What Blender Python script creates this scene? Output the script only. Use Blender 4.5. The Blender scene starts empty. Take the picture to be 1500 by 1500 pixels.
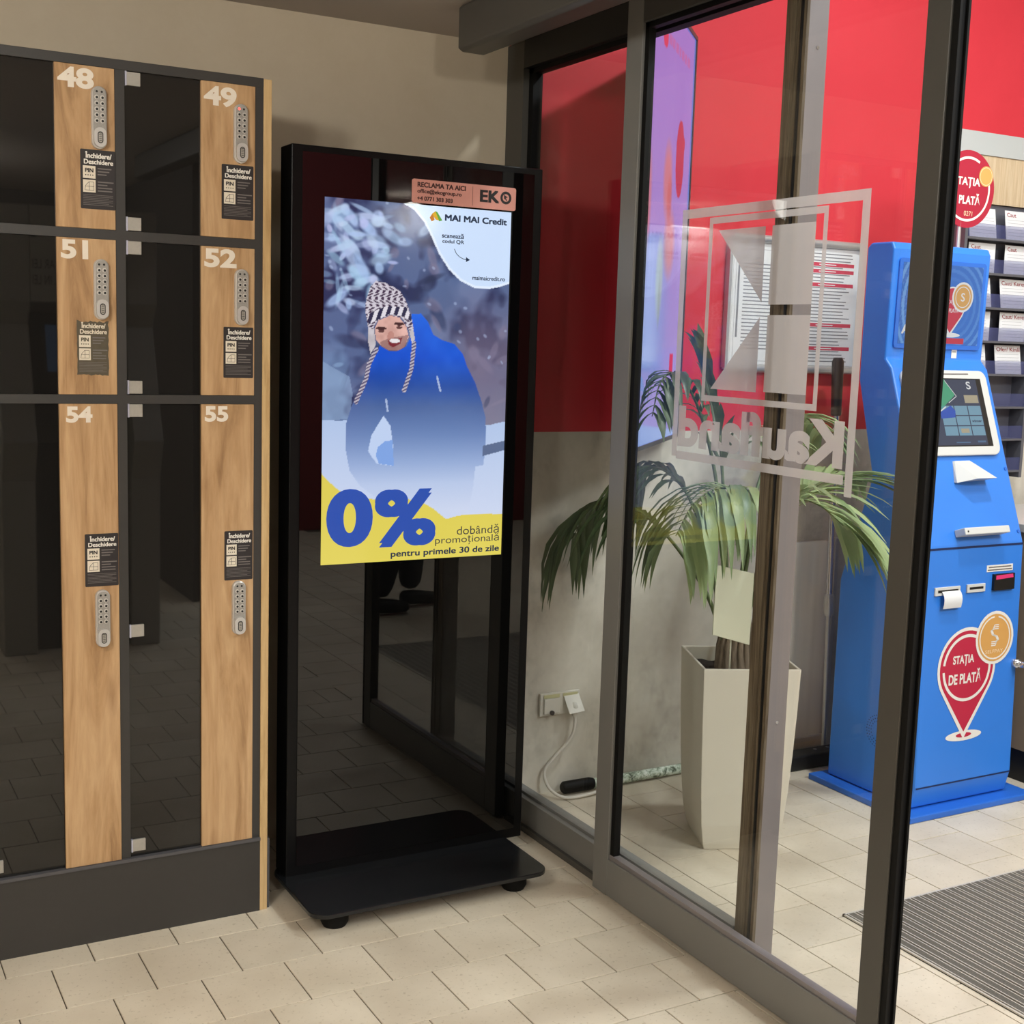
import bpy, bmesh, math, random
import numpy as np
from mathutils import Vector, Matrix
random.seed(7)
S = bpy.context.scene
COL = S.collection

# ------------------------------------------------------------------ camera
CAM = Vector((0.0, 0.0, 1.5))
CR = [[0.873496,-0.485832,0.03118],[0.037798,0.131533,0.990591],[-0.485362,-0.864099,0.133257]]          # right, up, back axes of the camera
cd = bpy.data.cameras.new('camera'); cam = bpy.data.objects.new('camera', cd); COL.objects.link(cam)
m = Matrix([[CR[0][i], CR[1][i], CR[2][i]] for i in range(3)]).to_4x4(); m.translation = CAM
cam.matrix_world = m
cd.sensor_fit = 'HORIZONTAL'; cd.sensor_width = 36.0; cd.lens = 45.28; cd.clip_start = 0.02
S.camera = cam
FPX = 1886.6

# ------------------------------------------------------------------ world, lights, exposure
W = bpy.data.worlds.new('world'); S.world = W; W.use_nodes = True
W.node_tree.nodes['Background'].inputs[0].default_value = (0.5, 0.5, 0.55, 1)
W.node_tree.nodes['Background'].inputs[1].default_value = 0.05
S.view_settings.view_transform = 'Standard'; S.view_settings.look = 'None'
S.view_settings.exposure = 0.0; S.view_settings.gamma = 1.0; S.view_settings.use_curve_mapping = False
def area(name, loc, size, power, col, target=None, sy=None, spread=180):
    l = bpy.data.lights.new(name, 'AREA'); l.energy = power; l.color = col
    l.shape = 'RECTANGLE'; l.size = size; l.size_y = sy or size; l.spread = math.radians(spread)
    o = bpy.data.objects.new(name, l); COL.objects.link(o); o.location = loc
    d = (Vector(target) - Vector(loc)) if target else Vector((0, 0, -1))
    o.rotation_euler = d.to_track_quat('-Z', 'Y').to_euler()
    return o
WARM = (1.0, 0.975, 0.90); COOL = (0.93, 0.99, 1.0)
def point_light(name, loc, r, power, col):
    l = bpy.data.lights.new(name, 'POINT'); l.energy = power; l.color = col; l.shadow_soft_size = r
    o = bpy.data.objects.new(name, l); COL.objects.link(o); o.location = loc; return o
point_light('added_light_locker_room', (-0.55, 1.25, 2.22), 0.11, 64, WARM)  # these three unseen point lights are added to brighten the upper walls
point_light('added_light_locker_room', (-1.2, -0.5, 2.22), 0.11, 70, WARM)
point_light('added_light_locker_room', (0.35, -1.3, 2.22), 0.11, 90, WARM)
area('ceiling_light_entrance', (3.05, 2.19, 3.56), 0.16, 46, COOL)
area('ceiling_light_entrance', (3.9, 1.2, 3.56), 0.6, 42, COOL)
area('ceiling_light_entrance', (3.0, -1.0, 3.56), 1.5, 190, COOL)

# ------------------------------------------------------------------ materials
def srgb(r, g, b):
    f = lambda c: (c/255/12.92) if c/255 <= 0.04045 else ((c/255+0.055)/1.055)**2.4
    return (f(r), f(g), f(b), 1.0)
MATS = {}
def nt(name):
    m = bpy.data.materials.new(name); m.use_nodes = True
    t = m.node_tree; b = t.nodes['Principled BSDF']; MATS[name] = m
    return m, t, b
def N(t, typ, **kw):
    n = t.nodes.new(typ)
    for k, v in kw.items():
        if k in n.inputs: n.inputs[k].default_value = v
        else: setattr(n, k, v)
    return n
def plain(name, c, rough=0.5, metal=0.0, spec=0.5, emit=0.0, vary=0.0, scale=30.0, bump=0.0, coat=0.0):
    m, t, b = nt(name)
    b.inputs['Base Color'].default_value = c; b.inputs['Roughness'].default_value = rough
    b.inputs['Metallic'].default_value = metal; b.inputs['Specular IOR Level'].default_value = spec
    b.inputs['Coat Weight'].default_value = coat
    if emit:
        b.inputs['Emission Color'].default_value = c; b.inputs['Emission Strength'].default_value = emit
        b.inputs['Base Color'].default_value = (0.01, 0.01, 0.01, 1)
    if vary or bump:
        tc = N(t, 'ShaderNodeTexCoord'); no = N(t, 'ShaderNodeTexNoise', Scale=scale, Detail=4.0)
        t.links.new(tc.outputs['Object'], no.inputs['Vector'])
        if vary:
            mx = N(t, 'ShaderNodeMix', data_type='RGBA')
            mx.inputs['A'].default_value = tuple(x*(1-vary) for x in c[:3])+(1,)
            mx.inputs[6].default_value = tuple(x*(1-vary) for x in c[:3])+(1,)
            mx.inputs[7].default_value = tuple(min(1, x*(1+vary)) for x in c[:3])+(1,)
            t.links.new(no.outputs['Fac'], mx.inputs[0]); t.links.new(mx.outputs[2], b.inputs['Base Color'])
        if bump:
            bp = N(t, 'ShaderNodeBump', Strength=bump, Distance=0.002)
            t.links.new(no.outputs['Fac'], bp.inputs['Height']); t.links.new(bp.outputs[0], b.inputs['Normal'])
    return m
def ramp(t, stops):
    r = N(t, 'ShaderNodeValToRGB'); e = r.color_ramp.elements
    e[0].position, e[0].color = stops[0]; e[1].position, e[1].color = stops[-1]
    for p, c in stops[1:-1]:
        x = e.new(p); x.color = c
    return r
def wood(name, c0, c1, c2, sx=22.0, sz=1.6, knots=True):
    m, t, b = nt(name)
    tc = N(t, 'ShaderNodeTexCoord'); mp = N(t, 'ShaderNodeMapping'); mp.inputs['Scale'].default_value = (sx, sx, sz)
    oi = N(t, 'ShaderNodeObjectInfo'); ad = N(t, 'ShaderNodeVectorMath', operation='ADD')
    mu = N(t, 'ShaderNodeMath', operation='MULTIPLY'); mu.inputs[1].default_value = 13.0
    t.links.new(oi.outputs['Random'], mu.inputs[0])
    t.links.new(tc.outputs['Object'], mp.inputs['Vector']); t.links.new(mp.outputs[0], ad.inputs[0]); t.links.new(mu.outputs[0], ad.inputs[1])
    n1 = N(t, 'ShaderNodeTexNoise', Scale=1.0, Detail=6.0, Roughness=0.62, Distortion=2.2)
    n2 = N(t, 'ShaderNodeTexNoise', Scale=6.0, Detail=3.0, Roughness=0.6)
    for n in (n1, n2): t.links.new(ad.outputs[0], n.inputs['Vector'])
    r = ramp(t, [(0.25, c0), (0.45, c1), (0.62, c2), (0.85, c1)])
    t.links.new(n1.outputs['Fac'], r.inputs[0])
    mx = N(t, 'ShaderNodeMix', data_type='RGBA', blend_type='MULTIPLY'); mx.inputs[0].default_value = 0.35
    r2 = ramp(t, [(0.3, (0.62, 0.55, 0.48, 1)), (0.6, (1, 1, 1, 1))]); t.links.new(n2.outputs['Fac'], r2.inputs[0])
    t.links.new(r.outputs[0], mx.inputs[6]); t.links.new(r2.outputs[0], mx.inputs[7])
    out = mx.outputs[2]
    if knots:
        mp2 = N(t, 'ShaderNodeMapping'); mp2.inputs['Scale'].default_value = (9, 9, 2.6)
        t.links.new(tc.outputs['Object'], mp2.inputs['Vector'])
        vo = N(t, 'ShaderNodeTexVoronoi', Scale=1.0); t.links.new(mp2.outputs[0], vo.inputs['Vector'])
        r3 = ramp(t, [(0.0, (0.42, 0.30, 0.22, 1)), (0.16, (1, 1, 1, 1))]); t.links.new(vo.outputs['Distance'], r3.inputs[0])
        m2 = N(t, 'ShaderNodeMix', data_type='RGBA', blend_type='MULTIPLY'); m2.inputs[0].default_value = 0.5
        t.links.new(out, m2.inputs[6]); t.links.new(r3.outputs[0], m2.inputs[7]); out = m2.outputs[2]
    t.links.new(out, b.inputs['Base Color'])
    b.inputs['Roughness'].default_value = 0.5; b.inputs['Specular IOR Level'].default_value = 0.3
    bp = N(t, 'ShaderNodeBump', Strength=0.15, Distance=0.001); t.links.new(n2.outputs['Fac'], bp.inputs['Height']); t.links.new(bp.outputs[0], b.inputs['Normal'])
    return m
def mottled(name, stops, scales=(1.5, 7.0, 40.0), rough=0.8, bump=0.15, stretch=(1, 1, 1)):
    m, t, b = nt(name); tc = N(t, 'ShaderNodeTexCoord'); mp = N(t, 'ShaderNodeMapping'); mp.inputs['Scale'].default_value = stretch
    t.links.new(tc.outputs['Object'], mp.inputs['Vector'])
    acc = None
    for i, s in enumerate(scales):
        n = N(t, 'ShaderNodeTexNoise', Scale=s, Detail=5.0, Roughness=0.6, Distortion=0.5); t.links.new(mp.outputs[0], n.inputs['Vector'])
        mu = N(t, 'ShaderNodeMath', operation='MULTIPLY'); mu.inputs[1].default_value = (0.5, 0.32, 0.18)[i]; t.links.new(n.outputs['Fac'], mu.inputs[0])
        if acc is None: acc = mu
        else:
            a = N(t, 'ShaderNodeMath', operation='ADD'); t.links.new(acc.outputs[0], a.inputs[0]); t.links.new(mu.outputs[0], a.inputs[1]); acc = a
    r = ramp(t, stops); t.links.new(acc.outputs[0], r.inputs[0]); t.links.new(r.outputs[0], b.inputs['Base Color'])
    b.inputs['Roughness'].default_value = rough; b.inputs['Specular IOR Level'].default_value = 0.3
    bp = N(t, 'ShaderNodeBump', Strength=bump, Distance=0.003); t.links.new(acc.outputs[0], bp.inputs['Height']); t.links.new(bp.outputs[0], b.inputs['Normal'])
    return m
def tile_mat():
    m, t, b = nt('tile'); tc = N(t, 'ShaderNodeTexCoord'); oi = N(t, 'ShaderNodeObjectInfo')
    ge = N(t, 'ShaderNodeNewGeometry')
    n1 = N(t, 'ShaderNodeTexNoise', Scale=5.0, Detail=4.0); n2 = N(t, 'ShaderNodeTexNoise', Scale=85.0, Detail=2.0, Roughness=0.7)
    for n in (n1, n2): t.links.new(ge.outputs['Position'], n.inputs['Vector'])
    r1 = ramp(t, [(0.3, srgb(196, 184, 164)), (0.7, srgb(212, 201, 182))]); t.links.new(n1.outputs['Fac'], r1.inputs[0])
    r2 = ramp(t, [(0.30, (0.62, 0.58, 0.52, 1)), (0.40, (1, 1, 1, 1))]); t.links.new(n2.outputs['Fac'], r2.inputs[0])
    mx = N(t, 'ShaderNodeMix', data_type='RGBA', blend_type='MULTIPLY'); mx.inputs[0].default_value = 0.55
    t.links.new(r1.outputs[0], mx.inputs[6]); t.links.new(r2.outputs[0], mx.inputs[7])
    hs = N(t, 'ShaderNodeHueSaturation'); mr = N(t, 'ShaderNodeMapRange'); mr.inputs[3].default_value = 0.95; mr.inputs[4].default_value = 1.04
    t.links.new(oi.outputs['Random'], mr.inputs[0]); t.links.new(mr.outputs[0], hs.inputs['Value']); t.links.new(mx.outputs[2], hs.inputs['Color'])
    t.links.new(hs.outputs[0], b.inputs['Base Color']); b.inputs['Roughness'].default_value = 0.42; b.inputs['Specular IOR Level'].default_value = 0.35
    bp = N(t, 'ShaderNodeBump', Strength=0.06, Distance=0.001); t.links.new(n2.outputs['Fac'], bp.inputs['Height']); t.links.new(bp.outputs[0], b.inputs['Normal'])
    return m
def pane(name, tint, f0=0.033):
    m, t, b = nt(name); t.nodes.remove(b); out = t.nodes['Material Output']
    lw = N(t, 'ShaderNodeLayerWeight', Blend=0.5)
    p = N(t, 'ShaderNodeMath', operation='POWER'); p.inputs[1].default_value = 5.0; t.links.new(lw.outputs['Facing'], p.inputs[0])
    q = N(t, 'ShaderNodeMath', operation='MULTIPLY_ADD'); q.inputs[1].default_value = 1-f0; q.inputs[2].default_value = f0; t.links.new(p.outputs[0], q.inputs[0])
    tr = N(t, 'ShaderNodeBsdfTransparent'); tr.inputs[0].default_value = tint
    gl = N(t, 'ShaderNodeBsdfGlossy'); gl.inputs['Roughness'].default_value = 0.0
    mx = N(t, 'ShaderNodeMixShader'); t.links.new(q.outputs[0], mx.inputs[0]); t.links.new(tr.outputs[0], mx.inputs[1]); t.links.new(gl.outputs[0], mx.inputs[2])
    t.links.new(mx.outputs[0], out.inputs[0]); return m
def film(name, c, clear):
    m, t, b = nt(name); t.nodes.remove(b); out = t.nodes['Material Output']
    tr = N(t, 'ShaderNodeBsdfTransparent'); d = N(t, 'ShaderNodeBsdfDiffuse'); d.inputs[0].default_value = c
    tl = N(t, 'ShaderNodeBsdfTranslucent'); tl.inputs[0].default_value = c
    a = N(t, 'ShaderNodeMixShader'); a.inputs[0].default_value = 0.45; t.links.new(d.outputs[0], a.inputs[1]); t.links.new(tl.outputs[0], a.inputs[2])
    mx = N(t, 'ShaderNodeMixShader'); mx.inputs[0].default_value = clear; t.links.new(a.outputs[0], mx.inputs[1]); t.links.new(tr.outputs[0], mx.inputs[2])
    t.links.new(mx.outputs[0], out.inputs[0]); return m
def leafmat(name, c0, c1):
    m, t, b = nt(name); oi = N(t, 'ShaderNodeObjectInfo'); r = ramp(t, [(0.0, c0), (1.0, c1)]); t.links.new(oi.outputs['Random'], r.inputs[0])
    t.links.new(r.outputs[0], b.inputs['Base Color']); b.inputs['Roughness'].default_value = 0.4
    out = t.nodes['Material Output']; tl = N(t, 'ShaderNodeBsdfTranslucent'); t.links.new(r.outputs[0], tl.inputs[0])
    mx = N(t, 'ShaderNodeMixShader'); mx.inputs[0].default_value = 0.25; t.links.new(b.outputs[0], mx.inputs[1]); t.links.new(tl.outputs[0], mx.inputs[2]); t.links.new(mx.outputs[0], out.inputs[0])
    return m
def painted(name, strength):
    m, t, b = nt(name); at = N(t, 'ShaderNodeVertexColor', layer_name='Col')
    b.inputs['Base Color'].default_value = (0.005, 0.005, 0.005, 1); b.inputs['Roughness'].default_value = 0.12
    t.links.new(at.outputs[0], b.inputs['Emission Color']); b.inputs['Emission Strength'].default_value = strength
    return m

M = MATS
tile_mat()
plain('grout', srgb(92, 82, 70), 0.9, vary=0.2)
mottled('beige_wall', [(0.3, srgb(186, 172, 150)), (0.7, srgb(198, 185, 164))], rough=0.85, bump=0.08)
plain('dark_red', srgb(112, 30, 34), 0.7, vary=0.04)
plain('charcoal_wall', srgb(70, 66, 64), 0.9, vary=0.05)  # dark grey stands in for the unlit space behind the camera
plain('ceiling', srgb(182, 172, 164), 0.9, vary=0.04, scale=4)
mottled('concrete', [(0.34, srgb(160, 154, 142)), (0.5, srgb(204, 198, 184)), (0.66, srgb(222, 216, 202))], scales=(2.2, 8.0, 35.0), rough=0.75, bump=0.2, stretch=(1, 1, 0.8))
mottled('red_paint', [(0.3, srgb(206, 50, 62)), (0.7, srgb(216, 56, 68))], rough=0.6, bump=0.06)
plain('anthracite', srgb(52, 50, 48), 0.45, vary=0.06, scale=60)
plain('anthracite_edge', srgb(78, 77, 80), 0.4)
wood('oak', srgb(126, 92, 60), srgb(180, 144, 104), srgb(196, 162, 122), sx=13, sz=1.3)
wood('oak_trim', srgb(168, 134, 88), srgb(196, 164, 116), srgb(204, 174, 128), knots=False)
wood('oak_pale', srgb(190, 165, 130), srgb(205, 182, 148), srgb(214, 194, 162))
plain('locker_glass', srgb(24, 23, 22), 0.02, spec=0.62)
plain('totem_glass', srgb(4, 4, 4), 0.015, spec=0.55)
plain('totem_black', srgb(9, 9, 10), 0.35, spec=0.2)
plain('base_black', srgb(20, 21, 23), 0.22, spec=0.5, vary=0.1)
plain('black', srgb(16, 16, 16), 0.45)
plain('black_rubber', srgb(12, 12, 12), 0.6, spec=0.2)
plain('dark_profile', srgb(72, 70, 66), 0.4, vary=0.05, scale=12)
plain('grey_profile', srgb(118, 117, 114), 0.42, vary=0.05, scale=10)
plain('steel_post', srgb(140, 134, 136), 0.38, metal=0.35, vary=0.05, scale=12)
wood('aged_seal', srgb(66, 54, 42), srgb(98, 86, 70), srgb(120, 108, 90), sx=60, sz=3, knots=False)
plain('lock_silver', srgb(196, 193, 190), 0.3, metal=0.25, vary=0.06, scale=300)
plain('lock_face', srgb(158, 154, 148), 0.5, metal=0.15, vary=0.2, scale=500)
plain('button_ring', srgb(200, 196, 190), 0.35, metal=0.3)
plain('hinge_metal', srgb(168, 164, 156), 0.45, metal=0.35, vary=0.12, scale=200)
plain('hinge_edge', srgb(200, 202, 220), 0.3, metal=0.6)
plain('led_red', (1.0, 0.05, 0.04, 1), 0.4, emit=5.0)
plain('sticker_black', srgb(38, 33, 34), 0.5)
plain('sticker_worn', srgb(82, 74, 58), 0.6, vary=0.25, scale=90)
plain('print_white', srgb(232, 228, 220), 0.55)
plain('print_cream', srgb(222, 212, 194), 0.6, vary=0.05, scale=150)
plain('print_grey', srgb(110, 104, 102), 0.6)
plain('number_white', srgb(228, 218, 204), 0.6)
plain('plaque', srgb(204, 142, 130), 0.35, vary=0.04)
plain('plaque_ink', srgb(60, 28, 26), 0.5)
plain('plaque_ink_dark', srgb(24, 16, 16), 0.5)
pane('door_glass', (0.965, 0.97, 0.965, 1))
film('frosted_film', srgb(205, 198, 198), 0.16)
plain('steel', srgb(236, 230, 216), 0.28, metal=0.0, vary=0.08, scale=5)
plain('blue_paint', srgb(50, 126, 222), 0.38, vary=0.04, scale=6)
plain('blue_edge', srgb(40, 104, 200), 0.4)
plain('groove_dark', srgb(14, 36, 84), 0.6)
plain('white_plastic', srgb(206, 206, 202), 0.4)
plain('offwhite', srgb(222, 218, 206), 0.45, vary=0.03)
plain('planter', srgb(226, 220, 205), 0.4, vary=0.04, scale=6)
plain('soil', srgb(40, 34, 28), 0.95, vary=0.5, scale=60, bump=1.0)
mottled('trunk', [(0.35, srgb(70, 58, 48)), (0.6, srgb(150, 134, 116))], scales=(20, 60, 120), rough=0.95, bump=1.0, stretch=(1, 1, .25))
leafmat('leaf', srgb(112, 136, 92), srgb(170, 188, 136))
leafmat('leaf_dark', srgb(64, 82, 56), srgb(104, 122, 84))
plain('rachis', srgb(96, 112, 72), 0.5)
plain('card_pale', srgb(224, 224, 200), 0.5)
plain('sign_red', srgb(170, 26, 54), 0.45)
plain('pin_red', srgb(188, 34, 66), 0.45)
plain('coin_gold', srgb(214, 160, 88), 0.45)
plain('coin_light', srgb(240, 214, 176), 0.45)
plain('alu', srgb(196, 196, 194), 0.35, metal=0.6)
plain('chrome', srgb(200, 200, 205), 0.15, metal=0.9)
plain('dark_grip', srgb(46, 42, 42), 0.45)
plain('paper', srgb(226, 226, 226), 0.7)
plain('paper_line', srgb(130, 130, 134), 0.7)
plain('paper_red', srgb(196, 60, 84), 0.7)
plain('paper_text_red', srgb(150, 40, 44), 0.7)
plain('rack_grey', srgb(92, 92, 98), 0.5, vary=0.04, scale=30)
plain('rack_dark', srgb(96, 96, 104), 0.5)
film('rack_lilac', srgb(120, 124, 176), 0.72)
plain('band_grey', srgb(188, 192, 190), 0.55)
plain('counter_front', srgb(150, 130, 106), 0.6, vary=0.05, scale=5)
plain('counter_top', srgb(196, 194, 186), 0.45)
plain('mat_fibre', srgb(92, 87, 80), 0.95, vary=0.35, scale=180, bump=0.8)
plain('mat_rail', srgb(196, 190, 180), 0.4, metal=0.15)
plain('cord_white', srgb(214, 208, 196), 0.5)
mottled('led_tube', [(0.42, srgb(90, 100, 84)), (0.5, srgb(190, 205, 185)), (0.62, srgb(240, 246, 238))], scales=(60, 110, 160), rough=0.3, bump=0.5)
plain('socket_white', srgb(216, 212, 200), 0.4, vary=0.05, scale=60)
plain('socket_lid', srgb(200, 196, 150), 0.4)
painted('screen_paint', 1.0)
painted('lightbox_paint', 0.85)
plain('scr_navy', srgb(22, 40, 100), 0.4, emit=0.9)
plain('scr_blue', srgb(24, 76, 178), 0.4, emit=0.9)
plain('scr_white', srgb(235, 240, 250), 0.4, emit=0.9)
plain('scr_black', srgb(50, 52, 58), 0.4, emit=0.9)
plain('scr_ink', srgb(16, 40, 70), 0.4, emit=0.9)
plain('scr_green', srgb(100, 170, 60), 0.4, emit=0.9)
plain('scr_gold', srgb(230, 180, 40), 0.4, emit=0.9)
plain('scr_orange', srgb(210, 130, 40), 0.4, emit=0.9)
plain('ui_sky', srgb(120, 165, 190), 0.3, emit=0.75)
plain('ui_navy', srgb(52, 66, 96), 0.3, emit=0.7)
plain('ui_mid', srgb(84, 122, 160), 0.3, emit=0.7)
plain('ui_green', srgb(70, 170, 130), 0.3, emit=0.75)
plain('ui_tan', srgb(186, 176, 150), 0.3, emit=0.7)
plain('disp_blue', srgb(58, 120, 196), 0.3, emit=0.75)
plain('disp_light', srgb(108, 160, 216), 0.3, emit=0.75)
plain('disp_red', srgb(205, 50, 80), 0.3, emit=0.75)
plain('disp_gold', srgb(222, 170, 100), 0.3, emit=0.75)
plain('disp_white', srgb(236, 238, 240), 0.3, emit=0.75)
plain('slot_glow', srgb(225, 50, 110), 0.3, emit=1.0)
plain('atm_grey', srgb(150, 148, 140), 0.5, vary=0.05)
plain('atm_dark', srgb(40, 42, 46), 0.4)

# ------------------------------------------------------------------ mesh helpers
_G = {}
def glyphs(s, bold=0.0):
    k = (s, bold)
    if k in _G: return _G[k]
    c = bpy.data.curves.new('t', 'FONT'); c.body = s; c.offset = bold; c.resolution_u = 7; c.size = 1.0
    o = bpy.data.objects.new('t', c); COL.objects.link(o)
    bpy.context.view_layer.update()
    me = bpy.data.meshes.new_from_object(o.evaluated_get(bpy.context.evaluated_depsgraph_get()))
    v = [(p.co.x, p.co.y) for p in me.vertices]; f = [tuple(p.vertices) for p in me.polygons]
    bpy.data.objects.remove(o); bpy.data.curves.remove(c); bpy.data.meshes.remove(me)
    x0 = min(p[0] for p in v); x1 = max(p[0] for p in v); y0 = min(p[1] for p in v); y1 = max(p[1] for p in v)
    _G[k] = ([((a-x0)/(x1-x0), (b-y0)/(y1-y0)) for a, b in v], f, (x1-x0)/(y1-y0)); return _G[k]

class MB:
    def __init__(s): s.v = []; s.f = []; s.m = []; s.sm = []; s.mats = []
    def mi(s, name):
        if name not in s.mats: s.mats.append(name)
        return s.mats.index(name)
    def add(s, vs, fs, mat, smooth=False):
        b = len(s.v); s.v += [tuple(v) for v in vs]; k = s.mi(mat)
        for f in fs: s.f.append(tuple(b+i for i in f)); s.m.append(k); s.sm.append(smooth)
        return s
    def box(s, x0, x1, y0, y1, z0, z1, mat, bev=0.0):
        if bev:
            bm = bmesh.new(); bmesh.ops.create_cube(bm, size=1.0)
            for v in bm.verts: v.co = Vector(((x0+x1)/2+v.co.x*(x1-x0), (y0+y1)/2+v.co.y*(y1-y0), (z0+z1)/2+v.co.z*(z1-z0)))
            bmesh.ops.bevel(bm, geom=bm.edges[:], offset=bev, segments=2, profile=0.5, affect='EDGES', clamp_overlap=True)
            bm.verts.index_update(); s.add([v.co for v in bm.verts], [[v.index for v in f.verts] for f in bm.faces], mat); bm.free(); return s
        vs = [(x, y, z) for z in (z0, z1) for y in (y0, y1) for x in (x0, x1)]
        return s.add(vs, [(0, 2, 3, 1), (4, 5, 7, 6), (0, 1, 5, 4), (2, 6, 7, 3), (0, 4, 6, 2), (1, 3, 7, 5)], mat)
    def prism(s, poly, axis, a0, a1, mat, smooth=False):
        n = len(poly)
        def P(p, a):
            if axis == 0: return (a, p[0], p[1])
            if axis == 1: return (p[0], a, p[1])
            return (p[0], p[1], a)
        vs = [P(p, a0) for p in poly]+[P(p, a1) for p in poly]
        s.add(vs, [tuple(range(n))[::-1], tuple(range(n, 2*n))], mat)
        s.add(vs, [(i, (i+1) % n, n+(i+1) % n, n+i) for i in range(n)], mat, smooth); return s
    def tube(s, pts, r, mat, seg=8, cap=True):
        pts = [Vector(p) for p in pts]; n = len(pts); rs = r if isinstance(r, (list, tuple)) else [r]*n
        vs = []; up = None
        for i, p in enumerate(pts):
            d = (pts[min(i+1, n-1)]-pts[max(i-1, 0)]).normalized()
            if up is None: up = d.orthogonal().normalized()
            up = (up-d*up.dot(d)).normalized(); w = d.cross(up)
            for k in range(seg):
                a = 2*math.pi*k/seg; vs.append(p+(up*math.cos(a)+w*math.sin(a))*rs[i])
        fs = [(i*seg+k, i*seg+(k+1) % seg, (i+1)*seg+(k+1) % seg, (i+1)*seg+k) for i in range(n-1) for k in range(seg)]
        s.add(vs, fs, mat, True)
        if cap: s.add(vs[:seg], [tuple(range(seg))[::-1]], mat); s.add(vs[-seg:], [tuple(range(seg))], mat)
        return s
    def build(s, name, parent=None, bevel=0.0, loc=None, rz=None):
        me = bpy.data.meshes.new(name); me.from_pydata(s.v, [], s.f)
        for k in s.mats: me.materials.append(M[k])
        me.polygons.foreach_set('material_index', s.m); me.polygons.foreach_set('use_smooth', s.sm)
        if bevel:
            bm = bmesh.new(); bm.from_mesh(me); bmesh.ops.remove_doubles(bm, verts=bm.verts, dist=1e-5)
            ed = [e for e in bm.edges if len(e.link_faces) == 2 and e.calc_face_angle(0) > 0.5]
            bmesh.ops.bevel(bm, geom=ed, offset=bevel, segments=2, profile=0.5, affect='EDGES', clamp_overlap=True)
            bm.to_mesh(me); bm.free()
        me.update()
        o = bpy.data.objects.new(name, me); COL.objects.link(o)
        if loc: o.location = loc
        if rz: o.rotation_euler.z = rz
        if parent: o.parent = parent
        return o
def copy_tree(o, parent=None):
    c = o.copy(); COL.objects.link(c); c.parent = parent
    for ch in list(o.children): copy_tree(ch, c)
    return c
class Fr:
    """flat frame on a surface: a along u, b along v, h proud of it"""
    def __init__(s, o, u, v): s.o = Vector(o); s.u = Vector(u).normalized(); s.v = Vector(v).normalized(); s.n = s.u.cross(s.v)
    def at(s, a, b, h=0.0): return s.o+s.u*a+s.v*b+s.n*h
    def poly(s, mb, pts, h, mat): mb.add([s.at(a, b, h) for a, b in pts], [tuple(range(len(pts)))], mat)
    def rect(s, mb, a0, b0, a1, b1, h, mat): s.poly(mb, [(a0, b0), (a1, b0), (a1, b1), (a0, b1)], h, mat)
    def slab(s, mb, pts, h0, h1, mat, smooth=False):
        n = len(pts); vs = [s.at(a, b, h0) for a, b in pts]+[s.at(a, b, h1) for a, b in pts]
        mb.add(vs, [tuple(range(n))[::-1], tuple(range(n, 2*n))], mat)
        mb.add(vs, [(i, (i+1) % n, n+(i+1) % n, n+i) for i in range(n)], mat, smooth)
    def box(s, mb, a0, b0, a1, b1, h0, h1, mat): s.slab(mb, [(a0, b0), (a1, b0), (a1, b1), (a0, b1)], h0, h1, mat)
    def ell(s, ca, cb, ra, rb=None, n=28, a0=0.0, a1=2*math.pi):
        rb = rb or ra; return [(ca+ra*math.cos(a0+(a1-a0)*i/n), cb+rb*math.sin(a0+(a1-a0)*i/n)) for i in range(n+(0 if abs(a1-a0-2*math.pi) < 1e-6 else 1))]
    def arc(s, mb, ca, cb, r, w, a0, a1, h, mat, n=28, rb=None):
        k = (rb or r)/r; vs = []
        for i in range(n+1):
            a = a0+(a1-a0)*i/n
            vs += [s.at(ca+(r-w/2)*math.cos(a), cb+(r-w/2)*k*math.sin(a), h), s.at(ca+(r+w/2)*math.cos(a), cb+(r+w/2)*k*math.sin(a), h)]
        mb.add(vs, [(2*i, 2*i+1, 2*i+3, 2*i+2) for i in range(n)], mat)
    def line(s, mb, pts, w, h, mat):
        for (a, b), (c, d) in zip(pts[:-1], pts[1:]):
            l = math.hypot(c-a, d-b) or 1; x, y = -(d-b)/l*w/2, (c-a)/l*w/2
            s.poly(mb, [(a+x, b+y), (a-x, b-y), (c-x, d-y), (c+x, d+y)], h, mat)
    def text(s, mb, txt, a0, b0, a1, b1, h, mat, bold=0.0, heavy=0.0):
        """heavy: stroke thickening as a share of the height, by overstriking"""
        v, f, r = glyphs(txt, bold); e = heavy*(b1-b0)
        for k, (dx, dy) in enumerate([(0, 0)] if not heavy else [(-1, -0.7), (1, -0.7), (-1, 0.7), (1, 0.7), (0, 0)]):
            mb.add([s.at(a0+e+(a1-a0-2*e)*x+dx*e, b0+0.7*e+(b1-b0-1.4*e)*y+dy*e, h+0.00012*k) for x, y in v], f, mat)
    def textl(s, mb, txt, a, b, hgt, h, mat, bold=0.0, squeeze=1.0):
        v, f, r = glyphs(txt, bold); s.text(mb, txt, a, b, a+hgt*r*squeeze, b+hgt, h, mat, bold)
def rrect(a0, b0, a1, b1, r, n=5):
    P = []
    for cx, cy, t in ((a1-r, b1-r, 0), (a0+r, b1-r, 90), (a0+r, b0+r, 180), (a1-r, b0+r, 270)):
        for i in range(n+1):
            q = math.radians(t+90*i/n); P.append((cx+r*math.cos(q), cy+r*math.sin(q)))
    return P
def wallfr(y): return Fr((0, y, 0), (1, 0, 0), (0, 0, 1))
def tag(o, label, cat=None, group=None, kind=None):
    if label: o['label'] = label
    if cat: o['category'] = cat
    if group: o['group'] = group
    if kind: o['kind'] = kind
    return o
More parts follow.
